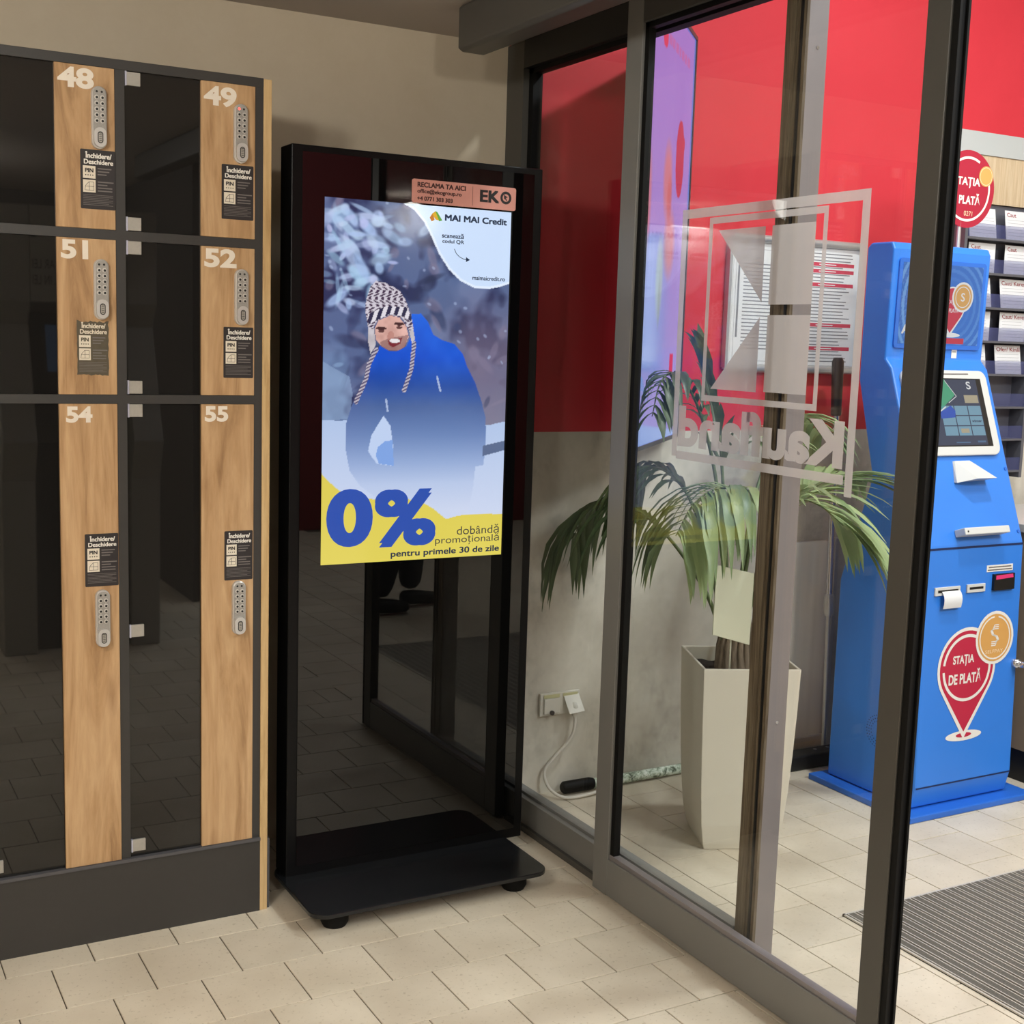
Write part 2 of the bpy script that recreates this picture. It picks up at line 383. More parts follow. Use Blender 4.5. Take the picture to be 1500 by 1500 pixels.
def empty(name, loc=(0, 0, 0)):
    o = bpy.data.objects.new(name, None); COL.objects.link(o); o.location = loc; o.empty_display_size = 0.1; return o
def thing(name, loc, label, cat, group=None):
    return tag(empty(name, loc), label, cat, group)
def under(root):
    """parts are modelled in scene coordinates; keep them there under their root"""
    def fix(o, off):
        for c in o.children:
            c.location = c.location-off
    fix(root, root.location.copy())

# ------------------------------------------------------------------ the room
YW = 3.54; XP = 1.90; ZA = 2.375; ZB = 3.6
XL, XR, YF = -2.2, 5.4, -3.0
mb = MB(); mb.box(XL, XR, YF, YW+0.15, -0.06, -0.003, 'grout'); floor = mb.build('floor')
tag(floor, 'beige square floor tiles laid in running bond with dark joints', 'floor', kind='structure')
TX, TY, GX, GY = 0.2, 0.1955, 0.482, 2.799
tw, th = TX-0.003, TY-0.003
def tile_data(w, d):
    k = MB(); k.box(-w/2, w/2, -d/2, d/2, -0.02, 0.0, 'tile', bev=0.0012); q = k.build('floor_tile'); me = q.data; bpy.data.objects.remove(q); return me
TS = [(tw, th), (tw, 0.197), (0.092, th)]; tmes = [tile_data(*q) for q in TS]
def project(p):
    d = Vector(p)-CAM; x = d.dot(Vector(CR[0])); y = -d.dot(Vector(CR[1])); z = -d.dot(Vector(CR[2]))
    return (750+FPX*x/z, 750+FPX*y/z, z) if z > 0.05 else (-9999, 0, z)
seen = []; rest = []
MATX0, MATX1, MATY0, MATY1 = 2.40, 4.45, 0.62, 2.402
cells = []
for r in range(int((YF-GY)//TY), int((YW-GY)//TY)+2):            # locker room: courses along the wall
    cy = GY+(r+0.5)*TY
    for k in range(-16, 12):
        cx = GX+(0.1 if r % 2 else 0.0)+(k+0.5)*TX
        if cx < 1.9: cells.append((cx, cy, 0))
    if r % 2 == 0: cells.append((1.9295, cy, 2))
for k in range(18):                                               # entrance: courses at right angles to it
    cx = 1.979+(k+0.5)*TX
    for j in range(-32, 8): cells.append((cx, 2.70+(0.0 if k % 2 else 0.1)+(j+0.5)*0.2, 1))
for cx, cy, kind in cells:
    if cy-0.1 > YW or cy < YF+0.1 or cx < XL+0.1 or cx > XR-0.1: continue
    if MATX0+0.1 < cx < MATX1-0.1 and MATY0+0.1 < cy < MATY1-0.1: continue
    u, v, z = project((cx, cy, 0))
    hid = (cx < 0.95 and cy > 3.2) or (1.15 < cx < 1.75 and cy > 3.05)
    (seen if (-40 < u < 1540 and v < 1560 and not hid) else rest).append((z, cx, cy, kind))
seen.sort(); rest += seen[300:]; seen = seen[:300]
for z, cx, cy, kd in seen:
    o = bpy.data.objects.new('floor_tile', tmes[kd]); COL.objects.link(o); o.parent = floor; o.location = (cx, cy, 0)
mb = MB()
for z, cx, cy, kd in rest: a, b = TS[kd][0]/2, TS[kd][1]/2; mb.box(cx-a, cx+a, cy-b, cy+b, -0.02, 0.0, 'tile')
o = mb.build('floor_tiles', floor); o['kind'] = 'stuff'

def struct(name, mb, label, cat, **k): return tag(mb.build(name, **k), label, cat, kind='structure')
mb = MB(); mb.box(XL-0.1, 1.93, YW, YW+0.12, 0, ZA+0.1, 'beige_wall')
struct('wall_back', mb, 'plain beige plastered wall behind the lockers and the black totem', 'wall')
mb = MB(); mb.box(1.93, XR, YW, YW+0.12, 0, 1.208, 'concrete'); mb.box(1.93, XR, YW, YW+0.12, 1.208, ZB, 'red_paint')
struct('wall_entrance', mb, 'entrance wall painted bright red above bare mottled concrete', 'wall')
mb = MB(); mb.box(XL-0.1, XL, YF, YW, 0, ZA+0.1, 'beige_wall'); struct('wall_left', mb, 'plain beige side wall of the locker room', 'wall')
mb = MB(); mb.box(XL-0.1, XP+0.05, YF-0.1, YF, 0, ZB, 'charcoal_wall'); mb.box(XP+0.05, XR, YF-0.1, YF, 0, ZB, 'dark_red'); struct('wall_front', mb, 'dark wall opposite the lockers, red on the entrance side', 'wall')
mb = MB(); mb.box(XR, XR+0.1, YF, YW, 0, ZB, 'beige_wall'); struct('wall_right', mb, 'plain wall on the far side of the entrance', 'wall')
mb = MB(); mb.box(XL-0.1, XP+0.02, YF, YW, ZA, ZA+0.08, 'ceiling'); struct('ceiling', mb, 'low dull grey ceiling over the locker room', 'ceiling')
mb = MB(); mb.box(XP+0.02, XR, YF, YW, ZB, ZB+0.08, 'ceiling'); struct('ceiling_entrance', mb, 'high ceiling over the entrance side', 'ceiling')
mb = MB(); mb.box(XP+0.02, XP+0.10, YF, YW, 2.375, ZB, 'ceiling'); struct('wall_bulkhead', mb, 'bulkhead wall above the glass partition', 'wall')
mb = MB(); mb.box(XP, XP+0.10, YF, -0.75, 0, 2.375, 'charcoal_wall'); struct('wall_side', mb, 'wall section beside the door opening', 'wall')

# door operator housing hanging under the ceiling
mb = MB(); mb.prism([(1.587, 2.262), (1.600, 2.254), (1.667, 2.254), (1.667, ZA), (1.600, ZA), (1.587, 2.366)], 1, -0.7, 3.2, 'dark_profile')
struct('trim_1', mb, 'dark grey door operator housing running under the ceiling', 'door housing', bevel=0.004)

# ------------------------------------------------------------------ fixed sidelight (window_1)
wroot = tag(empty('window_1', (1.95, 2.9, 0)), 'dark framed fixed glass pane between the wall and the sliding door', 'window', kind='structure')
FX0, FX1 = 1.925, 1.985
def part(name, mb, root, **k): return mb.build(name, root, **k)
mb = MB(); mb.box(FX0, FX1, 3.44, YW, 0, 2.37, 'dark_profile'); mb.box(FX0+0.02, FX1-0.008, 3.415, 3.44, 0.1, 2.30, 'black_rubber')
part('jamb', mb, wroot)
mb = MB(); mb.box(FX0, FX1, 2.305, 3.44, 0, 0.098, 'grey_profile'); mb.box(FX0+0.02, FX1-0.008, 2.305, 3.44, 0.098, 0.106, 'grey_profile')
mb.box(FX0-0.012, FX0, 2.86, 3.46, 0, 0.018, 'dark_profile'); part('bottom_rail', mb, wroot)
mb = MB(); mb.box(FX0, FX1, 1.0, 3.44, 2.292, 2.372, 'black'); mb.box(FX0+0.02, FX1-0.008, 2.3, 3.44, 2.278, 2.292, 'black_rubber'); part('top_rail', mb, wroot)
# end post: side towards the gap is an aged brush seal, end face is dull steel
mb = MB(); mb.box(1.950, 1.958, 2.238, 2.305, 0.0, 2.292, 'aged_seal'); mb.box(1.944, 1.952, 2.266, 2.276, 0, 2.292, 'aged_seal'); mb.box(1.946, 1.95, 2.248, 2.254, 0, 2.292, 'black')
mb.box(1.958, 2.012, 2.238, 2.305, 0.0, 2.292, 'steel_post')
for z in (0.63, 2.15): mb.tube([(1.985, 2.2385, z), (1.985, 2.2365, z)], 0.004, 'chrome', 10)
part('end_post', mb, wroot)
mb = MB(); mb.box(1.955, 1.961, 2.305, 3.418, 0.1, 2.295, 'door_glass'); part('glass_pane', mb, wroot)
under(wroot)

# ------------------------------------------------------------------ sliding door leaf (door_1)
droot = tag(empty('door_1', (1.9, 2.3, 0)), 'grey framed sliding glass door leaf with frosted lettering, standing open', 'door', kind='structure')
LX0, LX1, LY0, LY1 = 1.888, 1.922, 1.766, 2.842
mb = MB(); mb.box(LX0, LX1, 2.772, LY1, 0.004, 2.40, 'grey_profile', bev=0.002); mb.box(LX0+0.008, LX1-0.006, 2.755, 2.772, 0.12, 2.30, 'black_rubber'); part('far_stile', mb, droot)
mb = MB(); mb.box(LX0, LX1, LY0+0.006, 1.832, 0.004, 2.40, 'dark_profile', bev=0.002)
mb.box(LX0+0.004, LX1-0.002, LY0-0.006, LY0+0.006, 0.004, 2.40, 'black_rubber'); mb.box(LX0+0.002, LX0+0.008, LY0-0.012, LY0-0.004, 0.004, 2.4, 'black_rubber')
mb.box(LX1-0.01, LX1-0.004, LY0-0.012, LY0-0.004, 0.004, 2.4, 'black_rubber'); part('near_stile', mb, droot)
mb = MB(); mb.box(LX0, LX1, 1.832, 2.772, 0.006, 0.108, 'grey_profile', bev=0.002); mb.box(LX0+0.006, LX1-0.006, 1.832, 2.772, 0.108, 0.12, 'steel_post'); part('bottom_rail', mb, droot)
mb = MB(); mb.box(LX0, LX1, 1.832, 2.772, 2.29, 2.40, 'dark_profile', bev=0.002); mb.box(LX0+0.008, LX1-0.006, 1.832, 2.772, 2.276, 2.29, 'black_rubber'); part('top_rail', mb, droot)
mb = MB(); mb.box(1.903, 1.909, 1.828, 2.776, 0.112, 2.295, 'door_glass'); lg = part('glass_pane', mb, droot)
# frosted emblem and name, reading from the entrance side
fr = Fr((1.909, 0, 0), (0, 1, 0), (0, 0, 1)); mb = MB(); FH = 0.0006
def bar(a0, b0, a1, b1): fr.rect(mb, a0, b0, a1, b1, FH, 'frosted_film')
bar(1.968, 1.800, 2.598, 1.822); bar(1.968, 1.195, 1.990, 1.800); bar(2.578, 1.225, 2.598, 1.800)
bar(2.088, 1.782, 2.490, 1.797); bar(2.088, 1.367, 2.490, 1.381); bar(2.088, 1.381, 2.101, 1.782); bar(2.477, 1.381, 2.490, 1.782)
bar(2.124, 1.593, 2.264, 1.766); bar(2.124, 1.399, 2.264, 1.570)
fr.poly(mb, [(2.287, 1.766), (2.287, 1.598), (2.454, 1.766)], FH, 'frosted_film'); fr.poly(mb, [(2.290, 1.566), (2.290, 1.397), (2.456, 1.397)], FH, 'frosted_film')
bar(1.995, 1.219, 2.580, 1.239)
fr.text(mb, 'Kaufland', 2.000, 1.250, 2.576, 1.352, FH, 'frosted_film', 0.042)
mb.build('logo_film', lg)
under(droot)

# ------------------------------------------------------------------ lockers
YLK = 3.095
lock = thing('locker_cabinet', (0.52, 3.3, 0), 'tall anthracite parcel locker bank with dark glass doors and oak strips', 'locker')
F = wallfr(YLK)
for x0, x1, nm in ((0.006, 0.028, 'side_panel'), (0.337, 0.359, 'divider'), (0.668, 0.690, 'divider'), (0.998, 1.018, 'side_panel')):
    mb = MB(); mb.box(x0, x1, YLK, YW-0.005, 0.2, 2.078, 'anthracite'); mb.build(nm, lock)
mb = MB(); mb.box(0.006, 1.018, YLK-0.002, YW-0.005, 2.078, 2.100, 'anthracite', bev=0.001); mb.build('top_panel', lock)
for z0, z1 in ((1.697, 1.719), (1.320, 1.341)):
    for a, b in ((0.028, 0.337), (0.359, 0.668), (0.690, 0.998)):
        mb = MB(); mb.box(a, b, YLK, YW-0.02, z0, z1, 'anthracite'); mb.build('shelf', lock)
mb = MB(); mb.box(0.006, 1.018, YLK-0.004, YW-0.005, 0.0, 0.192, 'anthracite'); mb.box(0.006, 1.018, YLK-0.008, YLK+0.1, 0.192, 0.2, 'anthracite_edge'); mb.build('plinth', lock)
mb = MB(); mb.box(1.018, 1.038, YLK-0.003, YLK+0.035, 0.0, 2.098, 'oak_trim', bev=0.001); tag(mb.build('trim_strip', lock), 'pale oak edge strip')
mb = MB(); mb.box(1.038, 1.046, YLK+0.004, YW-0.005, 0, 0.19, 'anthracite_edge'); mb.box(1.018, 1.034, YLK+0.035, YW-0.005, 0.0, 2.096, 'anthracite'); mb.build('end_panel', lock)
mb = MB(); mb.box(0.03, 1.0, YW-0.02, YW-0.005, 0.2, 2.078, 'black'); mb.build('back_panel', lock)

def keypad(cx, z0, z1, led):
    k = MB(); w = 0.0165; h = z1-z0
    ol = rrect(cx-w, z0, cx+w, z1, 0.0162, 8); il = rrect(cx-w*0.84, z0+0.003, cx+w*0.84, z1-0.003, 0.0135, 8)
    f = wallfr(YLK-0.003)
    f.slab(k, ol, 0.0, 0.010, 'lock_silver', True)
    n = len(ol); vs = [f.at(a, b, 0.010) for a, b in ol]+[f.at(a, b, 0.0125) for a, b in il]
    k.add(vs, [(i, (i+1) % n, n+(i+1) % n, n+i) for i in range(n)], 'lock_silver', True); f.poly(k, il, 0.0125, 'lock_face')
    zt = z1-0.012
    for s_, c_ in ((-1, 'led_red' if led else 'black'), (1, 'black')): f.poly(k, f.ell(cx+s_*0.0055, zt, 0.0026, n=10), 0.0128, c_)
    for r in range(5):
        for s_ in (-1, 1):
            a, b = cx+s_*0.0062, zt-0.0125-r*0.0128
            f.slab(k, f.ell(a, b, 0.0050, n=10), 0.0125, 0.0142, 'button_ring', True)
            f.poly(k, f.ell(a+0.0006, b-0.0006, 0.0030, n=8), 0.0144, 'black')
    kz0, kz1 = z0+0.003, z0+0.046
    f.slab(k, rrect(cx-0.0135, kz0, cx+0.0135, kz1, 0.013, 7), 0.0125, 0.021, 'lock_silver', True)
    f.poly(k, rrect(cx-0.0062, kz0+0.008, cx+0.0062, kz1-0.009, 0.006, 5), 0.0214, 'black')
    f.poly(k, rrect(cx-0.0042, kz0+0.010, cx+0.0042, kz1-0.011, 0.004, 5), 0.0217, 'hinge_metal')
    for i in range(5): f.rect(k, cx-0.003, kz0+0.0135+i*0.004, cx+0.003, kz0+0.0148+i*0.004, 0.0219, 'black')
    return k
def sticker(x0, z0, x1, z1, worn):
    k = MB(); f = wallfr(YLK-0.003); w, h = x1-x0, z1-z0; base = 'sticker_worn' if worn else 'sticker_black'; P = 'print_cream' if worn else 'print_white'
    if worn:
        rg = random.Random(5); pts = []
        for i in range(14): pts.append((x0+w*i/14, z0+rg.uniform(0, 0.003)))
        for i in range(14): pts.append((x1-rg.uniform(0, 0.002), z0+h*i/14))
        for i in range(14): pts.append((x1-w*i/14, z1-rg.uniform(0, 0.005)))
        for i in range(14): pts.append((x0+rg.uniform(0, 0.002), z1-h*i/14))
    else: pts = rrect(x0, z0, x1, z1, 0.0025, 3)
    f.slab(k, pts, 0.0, 0.0006, base); A = lambda t: x0+w*t; B = lambda t: z1-h*t
    e = 0.0009
    f.text(k, 'Închidere/', A(0.14), B(0.145), A(0.90), B(0.035), e, P, 0, 0.035); f.text(k, 'Deschidere', A(0.10), B(0.245), A(0.94), B(0.165), e, P, 0, 0.04)
    for t0, t1 in ((0.275, 0.485), (0.51, 0.72)): f.rect(k, A(0.07), B(t1), A(0.43), B(t0), e, 'print_cream')
    f.text(k, 'PIN', A(0.13), B(0.385), A(0.37), B(0.315), e+0.0003, base, 0, 0.05)
    for i in range(4): f.poly(k, f.ell(A(0.15+0.067*i), B(0.43), 0.0014, n=8), e+0.0003, base)
    f.line(k, [(A(0.12), B(0.685)), (A(0.38), B(0.685)), (A(0.38), B(0.545)), (A(0.24), B(0.545)), (A(0.14), B(0.61)), (A(0.12), B(0.685))], 0.0009, e+0.0003, base)
    f.line(k, [(A(0.13), B(0.62)), (A(0.38), B(0.62))], 0.0009, e+0.0003, base); f.line(k, [(A(0.25), B(0.545)), (A(0.25), B(0.685))], 0.0009, e+0.0003, base)
    g = 'print_grey'
    for i, (b_, l_) in enumerate(((0.31, .40), (0.36, .34), (0.41, .26), (0.535, .46), (0.585, .28), (0.635, .42), (0.685, .42))): f.rect(k, A(0.49), B(b_+0.012), A(0.49+l_), B(b_-0.008), e, g)
    for i in range(7): f.rect(k, A(0.07), B(0.765+i*0.028), A(0.93-0.12*(i % 3 == 2)), B(0.757+i*0.028), e, g)
    return k
ROWS = {0: (1.7195, 2.0775), 1: (1.3415, 1.6965), 2: (0.2005, 1.3195)}
COLS = {0: (0.029, 0.336, 0.205), 1: (0.360, 0.667, 0.536), 2: (0.691, 0.997, 0.866)}
HZ = {0: (2.046, 1.721), 1: (1.667, 1.344), 2: (1.289, 0.757, 0.215)}
SPEC = {  # number, number box, lock, sticker
 (1, 0): ('48', (0.543, 2.026, 0.622, 2.071), (0.631, 1.897, 2.034), (0.590, 1.763, 0.667, 1.895), 0, 0),
 (2, 0): ('49', (0.872, 2.022, 0.951, 2.068), (0.9595, 1.895, 2.032), (0.915, 1.763, 0.993, 1.891), 1, 0),
 (1, 1): ('51', (0.545, 1.649, 0.605, 1.692), (0.632, 1.514, 1.651), (0.577, 1.385, 0.649, 1.512), 0, 1),
 (2, 1): ('52', (0.873, 1.647, 0.952, 1.692), (0.9625, 1.512, 1.646), (0.920, 1.384, 0.994, 1.507), 0, 0),
 (1, 2): ('54', (0.551, 1.276, 0.610, 1.314), (0.627, 0.742, 0.880), (0.589, 0.888, 0.666, 1.014), 0, 0),
 (2, 2): ('55', (0.874, 1.277, 0.932, 1.315), (0.958, 0.744, 0.880), (0.923, 0.882, 0.995, 1.006), 0, 0)}
for c, (x0, x1, xw) in COLS.items():
    for r, (z0, z1) in ROWS.items():
        mb = MB(); mb.box(x0, x1, YLK+0.006, YLK+0.012, z0, z1, 'locker_glass'); d = mb.build('door', lock)
        mb = MB(); mb.box(xw, x1, YLK-0.003, YLK+0.006, z0, z1, 'oak', bev=0.0008); mb.build('wood_panel', d)
        for hz in HZ[r]:
            mb = MB(); mb.box(x0+0.002, x0+0.035, YLK-0.001, YLK+0.006, hz, hz+0.030, 'hinge_metal', bev=0.001); mb.box(x0, x0+0.004, YLK-0.002, YLK+0.006, hz-0.001, hz+0.031, 'hinge_edge'); mb.build('hinge', d)
        if (c, r) in SPEC:
            nu, nb, lk, st, led, worn = SPEC[(c, r)]
            d['label'] = 'locker door numbered '+nu
            mb = MB(); wallfr(YLK-0.003).text(mb, nu, nb[0], nb[1], nb[2], nb[3], 0.0004, 'number_white', 0.04); mb.build('number_mark', d)
            keypad(*lk, led).build('keypad_lock', d); sticker(st[0], st[1], st[2], st[3], worn).build('instruction_sticker', d)
under(lock)

# ------------------------------------------------------------------ advertising totem
tot = thing('advertising_totem', (1.46, 3.17, 0), 'tall black floor standing advertising display showing a snowy advert', 'display')
YT = 3.13
mb = MB(); mb.box(1.102, 1.822, YT, YT+0.082, 0.055, 1.962, 'totem_black', bev=0.003); mb.build('housing', tot)
mb = MB(); mb.box(1.130, 1.795, YT-0.0025, YT+0.001, 0.085, 1.945, 'totem_glass'); mb.build('front_glass', tot)
mb = MB(); mb.prism(rrect(1.085, 2.868, 1.770, 3.21, 0.045, 6), 2, 0.048, 0.060, 'base_black'); mb.build('base_plate', tot, bevel=0.002)
for x, y in ((1.165, 2.935), (1.69, 2.935), (1.165, 3.16), (1.69, 3.16)):
    mb = MB(); mb.tube([(x, y, 0.0), (x, y, 0.012), (x, y, 0.03), (x, y, 0.048)], [0.030, 0.036, 0.036, 0.030], 'black_rubber', 18); mb.build('foot', tot)

# picture on the screen: a point-coloured sheet
def vnoise(u, v, sx, sy, seed):
    rg = np.random.RandomState(seed); g = rg.rand(int(sy)+3, int(sx)+3)
    x = np.clip(u, 0, 1)*sx; y = np.clip(v, 0, 1)*sy; i = x.astype(int); j = y.astype(int); a = x-i; b = y-j
    a = a*a*(3-2*a); b = b*b*(3-2*b)
    return (g[j, i]*(1-a)+g[j, i+1]*a)*(1-b)+(g[j+1, i]*(1-a)+g[j+1, i+1]*a)*b
def inside(u, v, P):
    c = np.zeros(u.shape, bool); n = len(P)
    for i in range(n):
        x0, y0 = P[i]; x1, y1 = P[(i+1) % n]
        if y0 == y1: continue
        k = ((y0 > v) != (y1 > v)) & (u < (x1-x0)*(v-y0)/(y1-y0)+x0); c ^= k
    return c
def stroke(u, v, P, w, asp):
    d = np.full(u.shape, 9.0)
    for (x0, y0), (x1, y1) in zip(P[:-1], P[1:]):
        dx, dy = x1-x0, (y1-y0)*asp; t = np.clip(((u-x0)*dx+(v-y0)*asp*dy)/(dx*dx+dy*dy), 0, 1)
        d = np.minimum(d, np.hypot(u-x0-t*dx, (v-y0)*asp-t*dy))
    return d < w
def lin(c):
    c = np.asarray(c, float)/255.0; return np.where(c <= 0.04045, c/12.92, ((c+0.055)/1.055)**2.4)
def sheet(name, fr, a0, b0, a1, b1, nx, ny, fn, mat, parent, h):
    u = np.linspace(0, 1, nx+1); v = np.linspace(0, 1, ny+1); U, V = np.meshgrid(u, v)
    rgb = lin(np.clip(fn(U, V), 0, 255)).reshape(-1, 3)
    o_, u_, v_, n_ = (np.array(q) for q in (fr.o, fr.u, fr.v, fr.n))
    A = (a0+(a1-a0)*U).reshape(-1, 1); B = (b1-(b1-b0)*V).reshape(-1, 1)
    co = o_+A*u_+B*v_+h*n_
    i = (np.arange(ny)[:, None]*(nx+1)+np.arange(nx)[None, :]).reshape(-1)
    fa = np.stack([i+nx+1, i+nx+2, i+1, i], 1)
    me = bpy.data.meshes.new(name); me.from_pydata(co.tolist(), [], fa.tolist()); me.materials.append(M[mat])
    at = me.color_attributes.new('Col', 'FLOAT_COLOR', 'POINT'); at.data.foreach_set('color', np.concatenate([rgb, np.ones((len(rgb), 1))], 1).astype(np.float32).ravel())
    o = bpy.data.objects.new(name, me); COL.objects.link(o); o.parent = parent; return o
BLOB = [[0.413,-0.001],[0.465,0.013],[0.517,0.042],[0.561,0.082],[0.604,0.128],[0.659,0.169],[0.724,0.199],[0.8,0.216],[0.877,0.218],[0.942,0.21],[1.008,0.198],[1.027,0.109],[1.02,-0.003],[0.735,-0.014]]
HAT = [[0.213,0.297],[0.217,0.266],[0.238,0.231],[0.265,0.214],[0.325,0.22],[0.393,0.238],[0.427,0.266],[0.451,0.3],[0.463,0.323],[0.479,0.37],[0.466,0.388],[0.446,0.347],[0.409,0.313],[0.342,0.305],[0.279,0.321],[0.259,0.339],[0.271,0.39],[0.244,0.414],[0.232,0.385],[0.228,0.339]]
BAND = [[0.224,0.306],[0.317,0.283],[0.428,0.281],[0.454,0.303],[0.463,0.323],[0.407,0.308],[0.339,0.304],[0.279,0.32],[0.23,0.334]]
FACE = [[0.264,0.344],[0.283,0.322],[0.345,0.307],[0.395,0.312],[0.432,0.336],[0.445,0.365],[0.423,0.394],[0.388,0.403],[0.343,0.404],[0.298,0.391],[0.271,0.374]]
BEARD = [[0.292,0.381],[0.331,0.372],[0.414,0.362],[0.444,0.359],[0.427,0.394],[0.388,0.404],[0.343,0.406],[0.3,0.393]]
MOUTH = [[0.334,0.377],[0.375,0.371],[0.411,0.367],[0.4,0.384],[0.363,0.395],[0.342,0.389]]
JACKET = [[0.457,0.3],[0.508,0.299],[0.549,0.322],[0.579,0.356],[0.626,0.37],[0.697,0.381],[0.745,0.407],[0.771,0.443],[0.821,0.491],[0.86,0.545],[0.887,0.594],[0.89,0.656],[0.882,0.73],[0.834,0.735],[0.825,0.791],[0.804,0.858],[0.769,0.876],[0.698,0.887],[0.649,0.861],[0.553,0.829],[0.426,0.82],[0.29,0.818],[0.2,0.781],[0.144,0.739],[0.12,0.674],[0.124,0.605],[0.15,0.558],[0.203,0.501],[0.245,0.442],[0.282,0.402],[0.293,0.391],[0.343,0.406],[0.39,0.404],[0.432,0.391],[0.452,0.37]]
HOLE = [[0.318,0.585],[0.356,0.614],[0.375,0.676],[0.371,0.727],[0.287,0.72],[0.253,0.696],[0.239,0.684],[0.256,0.64]]
BALL = [[0.28,0.696],[0.291,0.673],[0.329,0.657],[0.369,0.654],[0.379,0.727],[0.298,0.72]]
RAIL = [[0.873,0.674],[1.014,0.658],[1.015,0.686],[0.875,0.704]]
YELLOW = [[-0.007,0.74],[0.036,0.766],[0.091,0.793],[0.201,0.816],[0.29,0.821],[0.426,0.82],[0.53,0.831],[0.601,0.854],[0.674,0.886],[0.745,0.877],[0.842,0.875],[1.015,0.878],[1.025,1.047],[-0.023,1.011]]
BRAIDL = [[0.274,0.402],[0.236,0.443],[0.224,0.483],[0.171,0.547]]
BRAIDR = [[0.475,0.382],[0.464,0.452],[0.426,0.514]]
DRIFT = [[-0.01,0.599],[0.14,0.596],[0.249,0.593],[0.708,0.618],[0.912,0.613],[1.023,0.601],[1.05,1.048],[-0.023,1.011]]
SNOWPATCH = [[-0.014,0.434],[0.061,0.456],[0.137,0.478],[0.154,0.524],[0.14,0.593],[-0.01,0.602]]
def advert(u, v):
    asp = 1.754
    def mixm(c, col, m):
        m = np.asarray(m, float)[..., None]; return c*(1-m)+np.asarray(col, float)*m
    f = lambda s, sd: 0.5*vnoise(u, v, s, s*asp, sd)+0.3*vnoise(u, v, 2*s, 2*s*asp, sd+1)+0.2*vnoise(u, v, 4*s, 4*s*asp, sd+2)
    c = np.zeros(u.shape+(3,))+np.array([84, 102, 144])
    c = mixm(c, (40, 50, 88), np.clip((f(7, 3)-0.45)*5, 0, 1)); c = mixm(c, (104, 120, 160), np.clip((f(5, 13)-0.52)*5, 0, 1))
    c = mixm(c, (128, 112, 132), np.clip((u-0.52)*3, 0, 0.8)*np.clip((v-0.20)*5, 0, 1)*(0.6+0.4*f(5, 55)))
    rg = np.random.RandomState(11)
    def blot(c, a, b, ra, rb, th, col, k):
        x, y = u-a, (v-b)*asp; X = x*math.cos(th)+y*math.sin(th); Y = -x*math.sin(th)+y*math.cos(th); d = (X/ra)**2+(Y/rb)**2
        return mixm(c, col, np.clip((1.9-d)*0.75, 0, 1)**1.5*k)
    for i in range(70):      # dim out-of-focus branches
        a, b = rg.rand(), rg.rand()*0.55; c = blot(c, a, b, 0.02+0.06*rg.rand(), 0.008+0.02*rg.rand(), rg.rand()*3, ((36, 46, 80), (96, 112, 154), (58, 72, 112), (128, 120, 146))[rg.randint(4)], 0.55)
    for i in range(95):      # snow on the boughs, thickest at the upper left
        a = abs(rg.randn())*0.20; b = 0.02+abs(rg.randn())*0.16
        if a < 0.62 and b < 0.45: c = blot(c, a, b, 0.018+0.05*rg.rand(), 0.008+0.018*rg.rand(), 0.5+0.8*rg.randn(), (164+rg.randint(30), 192+rg.randint(20), 236), 0.35+0.45*rg.rand())
    for i in range(46):      # specks
        a, b = rg.rand(), rg.rand()*0.5; c = blot(c, a, b, 0.006+0.008*rg.rand(), 0.004+0.004*rg.rand(), rg.rand(), (176, 194, 228), 0.5)
    c = mixm(c, (120, 150, 190), np.clip((v-0.36)*8, 0, 0.6)*(u < 0.3)*np.clip((f(6, 77)-.35)*5, 0, 1))
    c = mixm(c, (146, 172, 206), inside(u, v, SNOWPATCH)*0.55)
    c = mixm(c, (142, 140, 158), np.clip((v-0.48)*4, 0, .6)*(u > 0.6))
    g = np.clip((v-0.56)*3, 0, 1)[..., None]; dr = np.array([172, 194, 230])*(1-g)+np.array([206, 216, 240])*g
    c = np.where(inside(u, v+0.01*(f(6, 91)-.5), DRIFT)[..., None], dr, c)
    # jacket
    t = np.interp(v, [0.27, 0.42, 0.50, 0.56, 0.64, 0.72, 0.78, 0.86], [0, 1, 2, 3, 4, 5, 6, 7]); k = np.array([[28, 104, 228], [24, 88, 212], [44, 82, 164], [78, 104, 158], [108, 134, 184], [150, 172, 214], [184, 200, 232], [204, 214, 238]], float)
    ti = np.clip(t.astype(int), 0, 6); jc = k[ti]*(1-(t-ti))[..., None]+k[ti+1]*(t-ti)[..., None]
    fold = (f(6, 31)-0.5)*36*np.clip((0.6-v)*6, 0, 1); jc = jc+fold[..., None]
    jm = inside(u, v, JACKET); c = np.where(jm[..., None], jc, c)
    c = np.where(inside(u, v, HOLE)[..., None], np.array([190, 208, 240.]), c); c = np.where(inside(u, v, BALL)[..., None], np.array([128, 164, 226.]), c)
    c = np.where(inside(u, v, RAIL)[..., None], np.array([92, 108, 142.]), c)
    # face and hat
    c = np.where(inside(u, v, FACE)[..., None], np.array([206, 160, 150.])+((f(14, 5)-.5)*70)[..., None], c)
    c = mixm(c, (92, 62, 66), inside(u, v, BEARD)*0.45); 
    e = lambda a, b, ra, rb: (((u-a)/ra)**2+((v-b)/rb)**2) < 1
    fx = np.mean([p[0] for p in FACE]); fy = np.mean([p[1] for p in FACE])
    c = np.where((e(fx-0.055, fy-0.016, 0.028, 0.0045) | e(fx+0.040, fy-0.030, 0.028, 0.0045))[..., None], np.array([70, 42, 44.]), c)
    c = np.where((e(fx-0.055, fy-0.008, 0.016, 0.004) | e(fx+0.040, fy-0.020, 0.016, 0.004))[..., None], np.array([96, 62, 62.]), c)
    c = mixm(c, (176, 118, 108), e(fx-0.004, fy+0.006, 0.018, 0.016)*0.6)
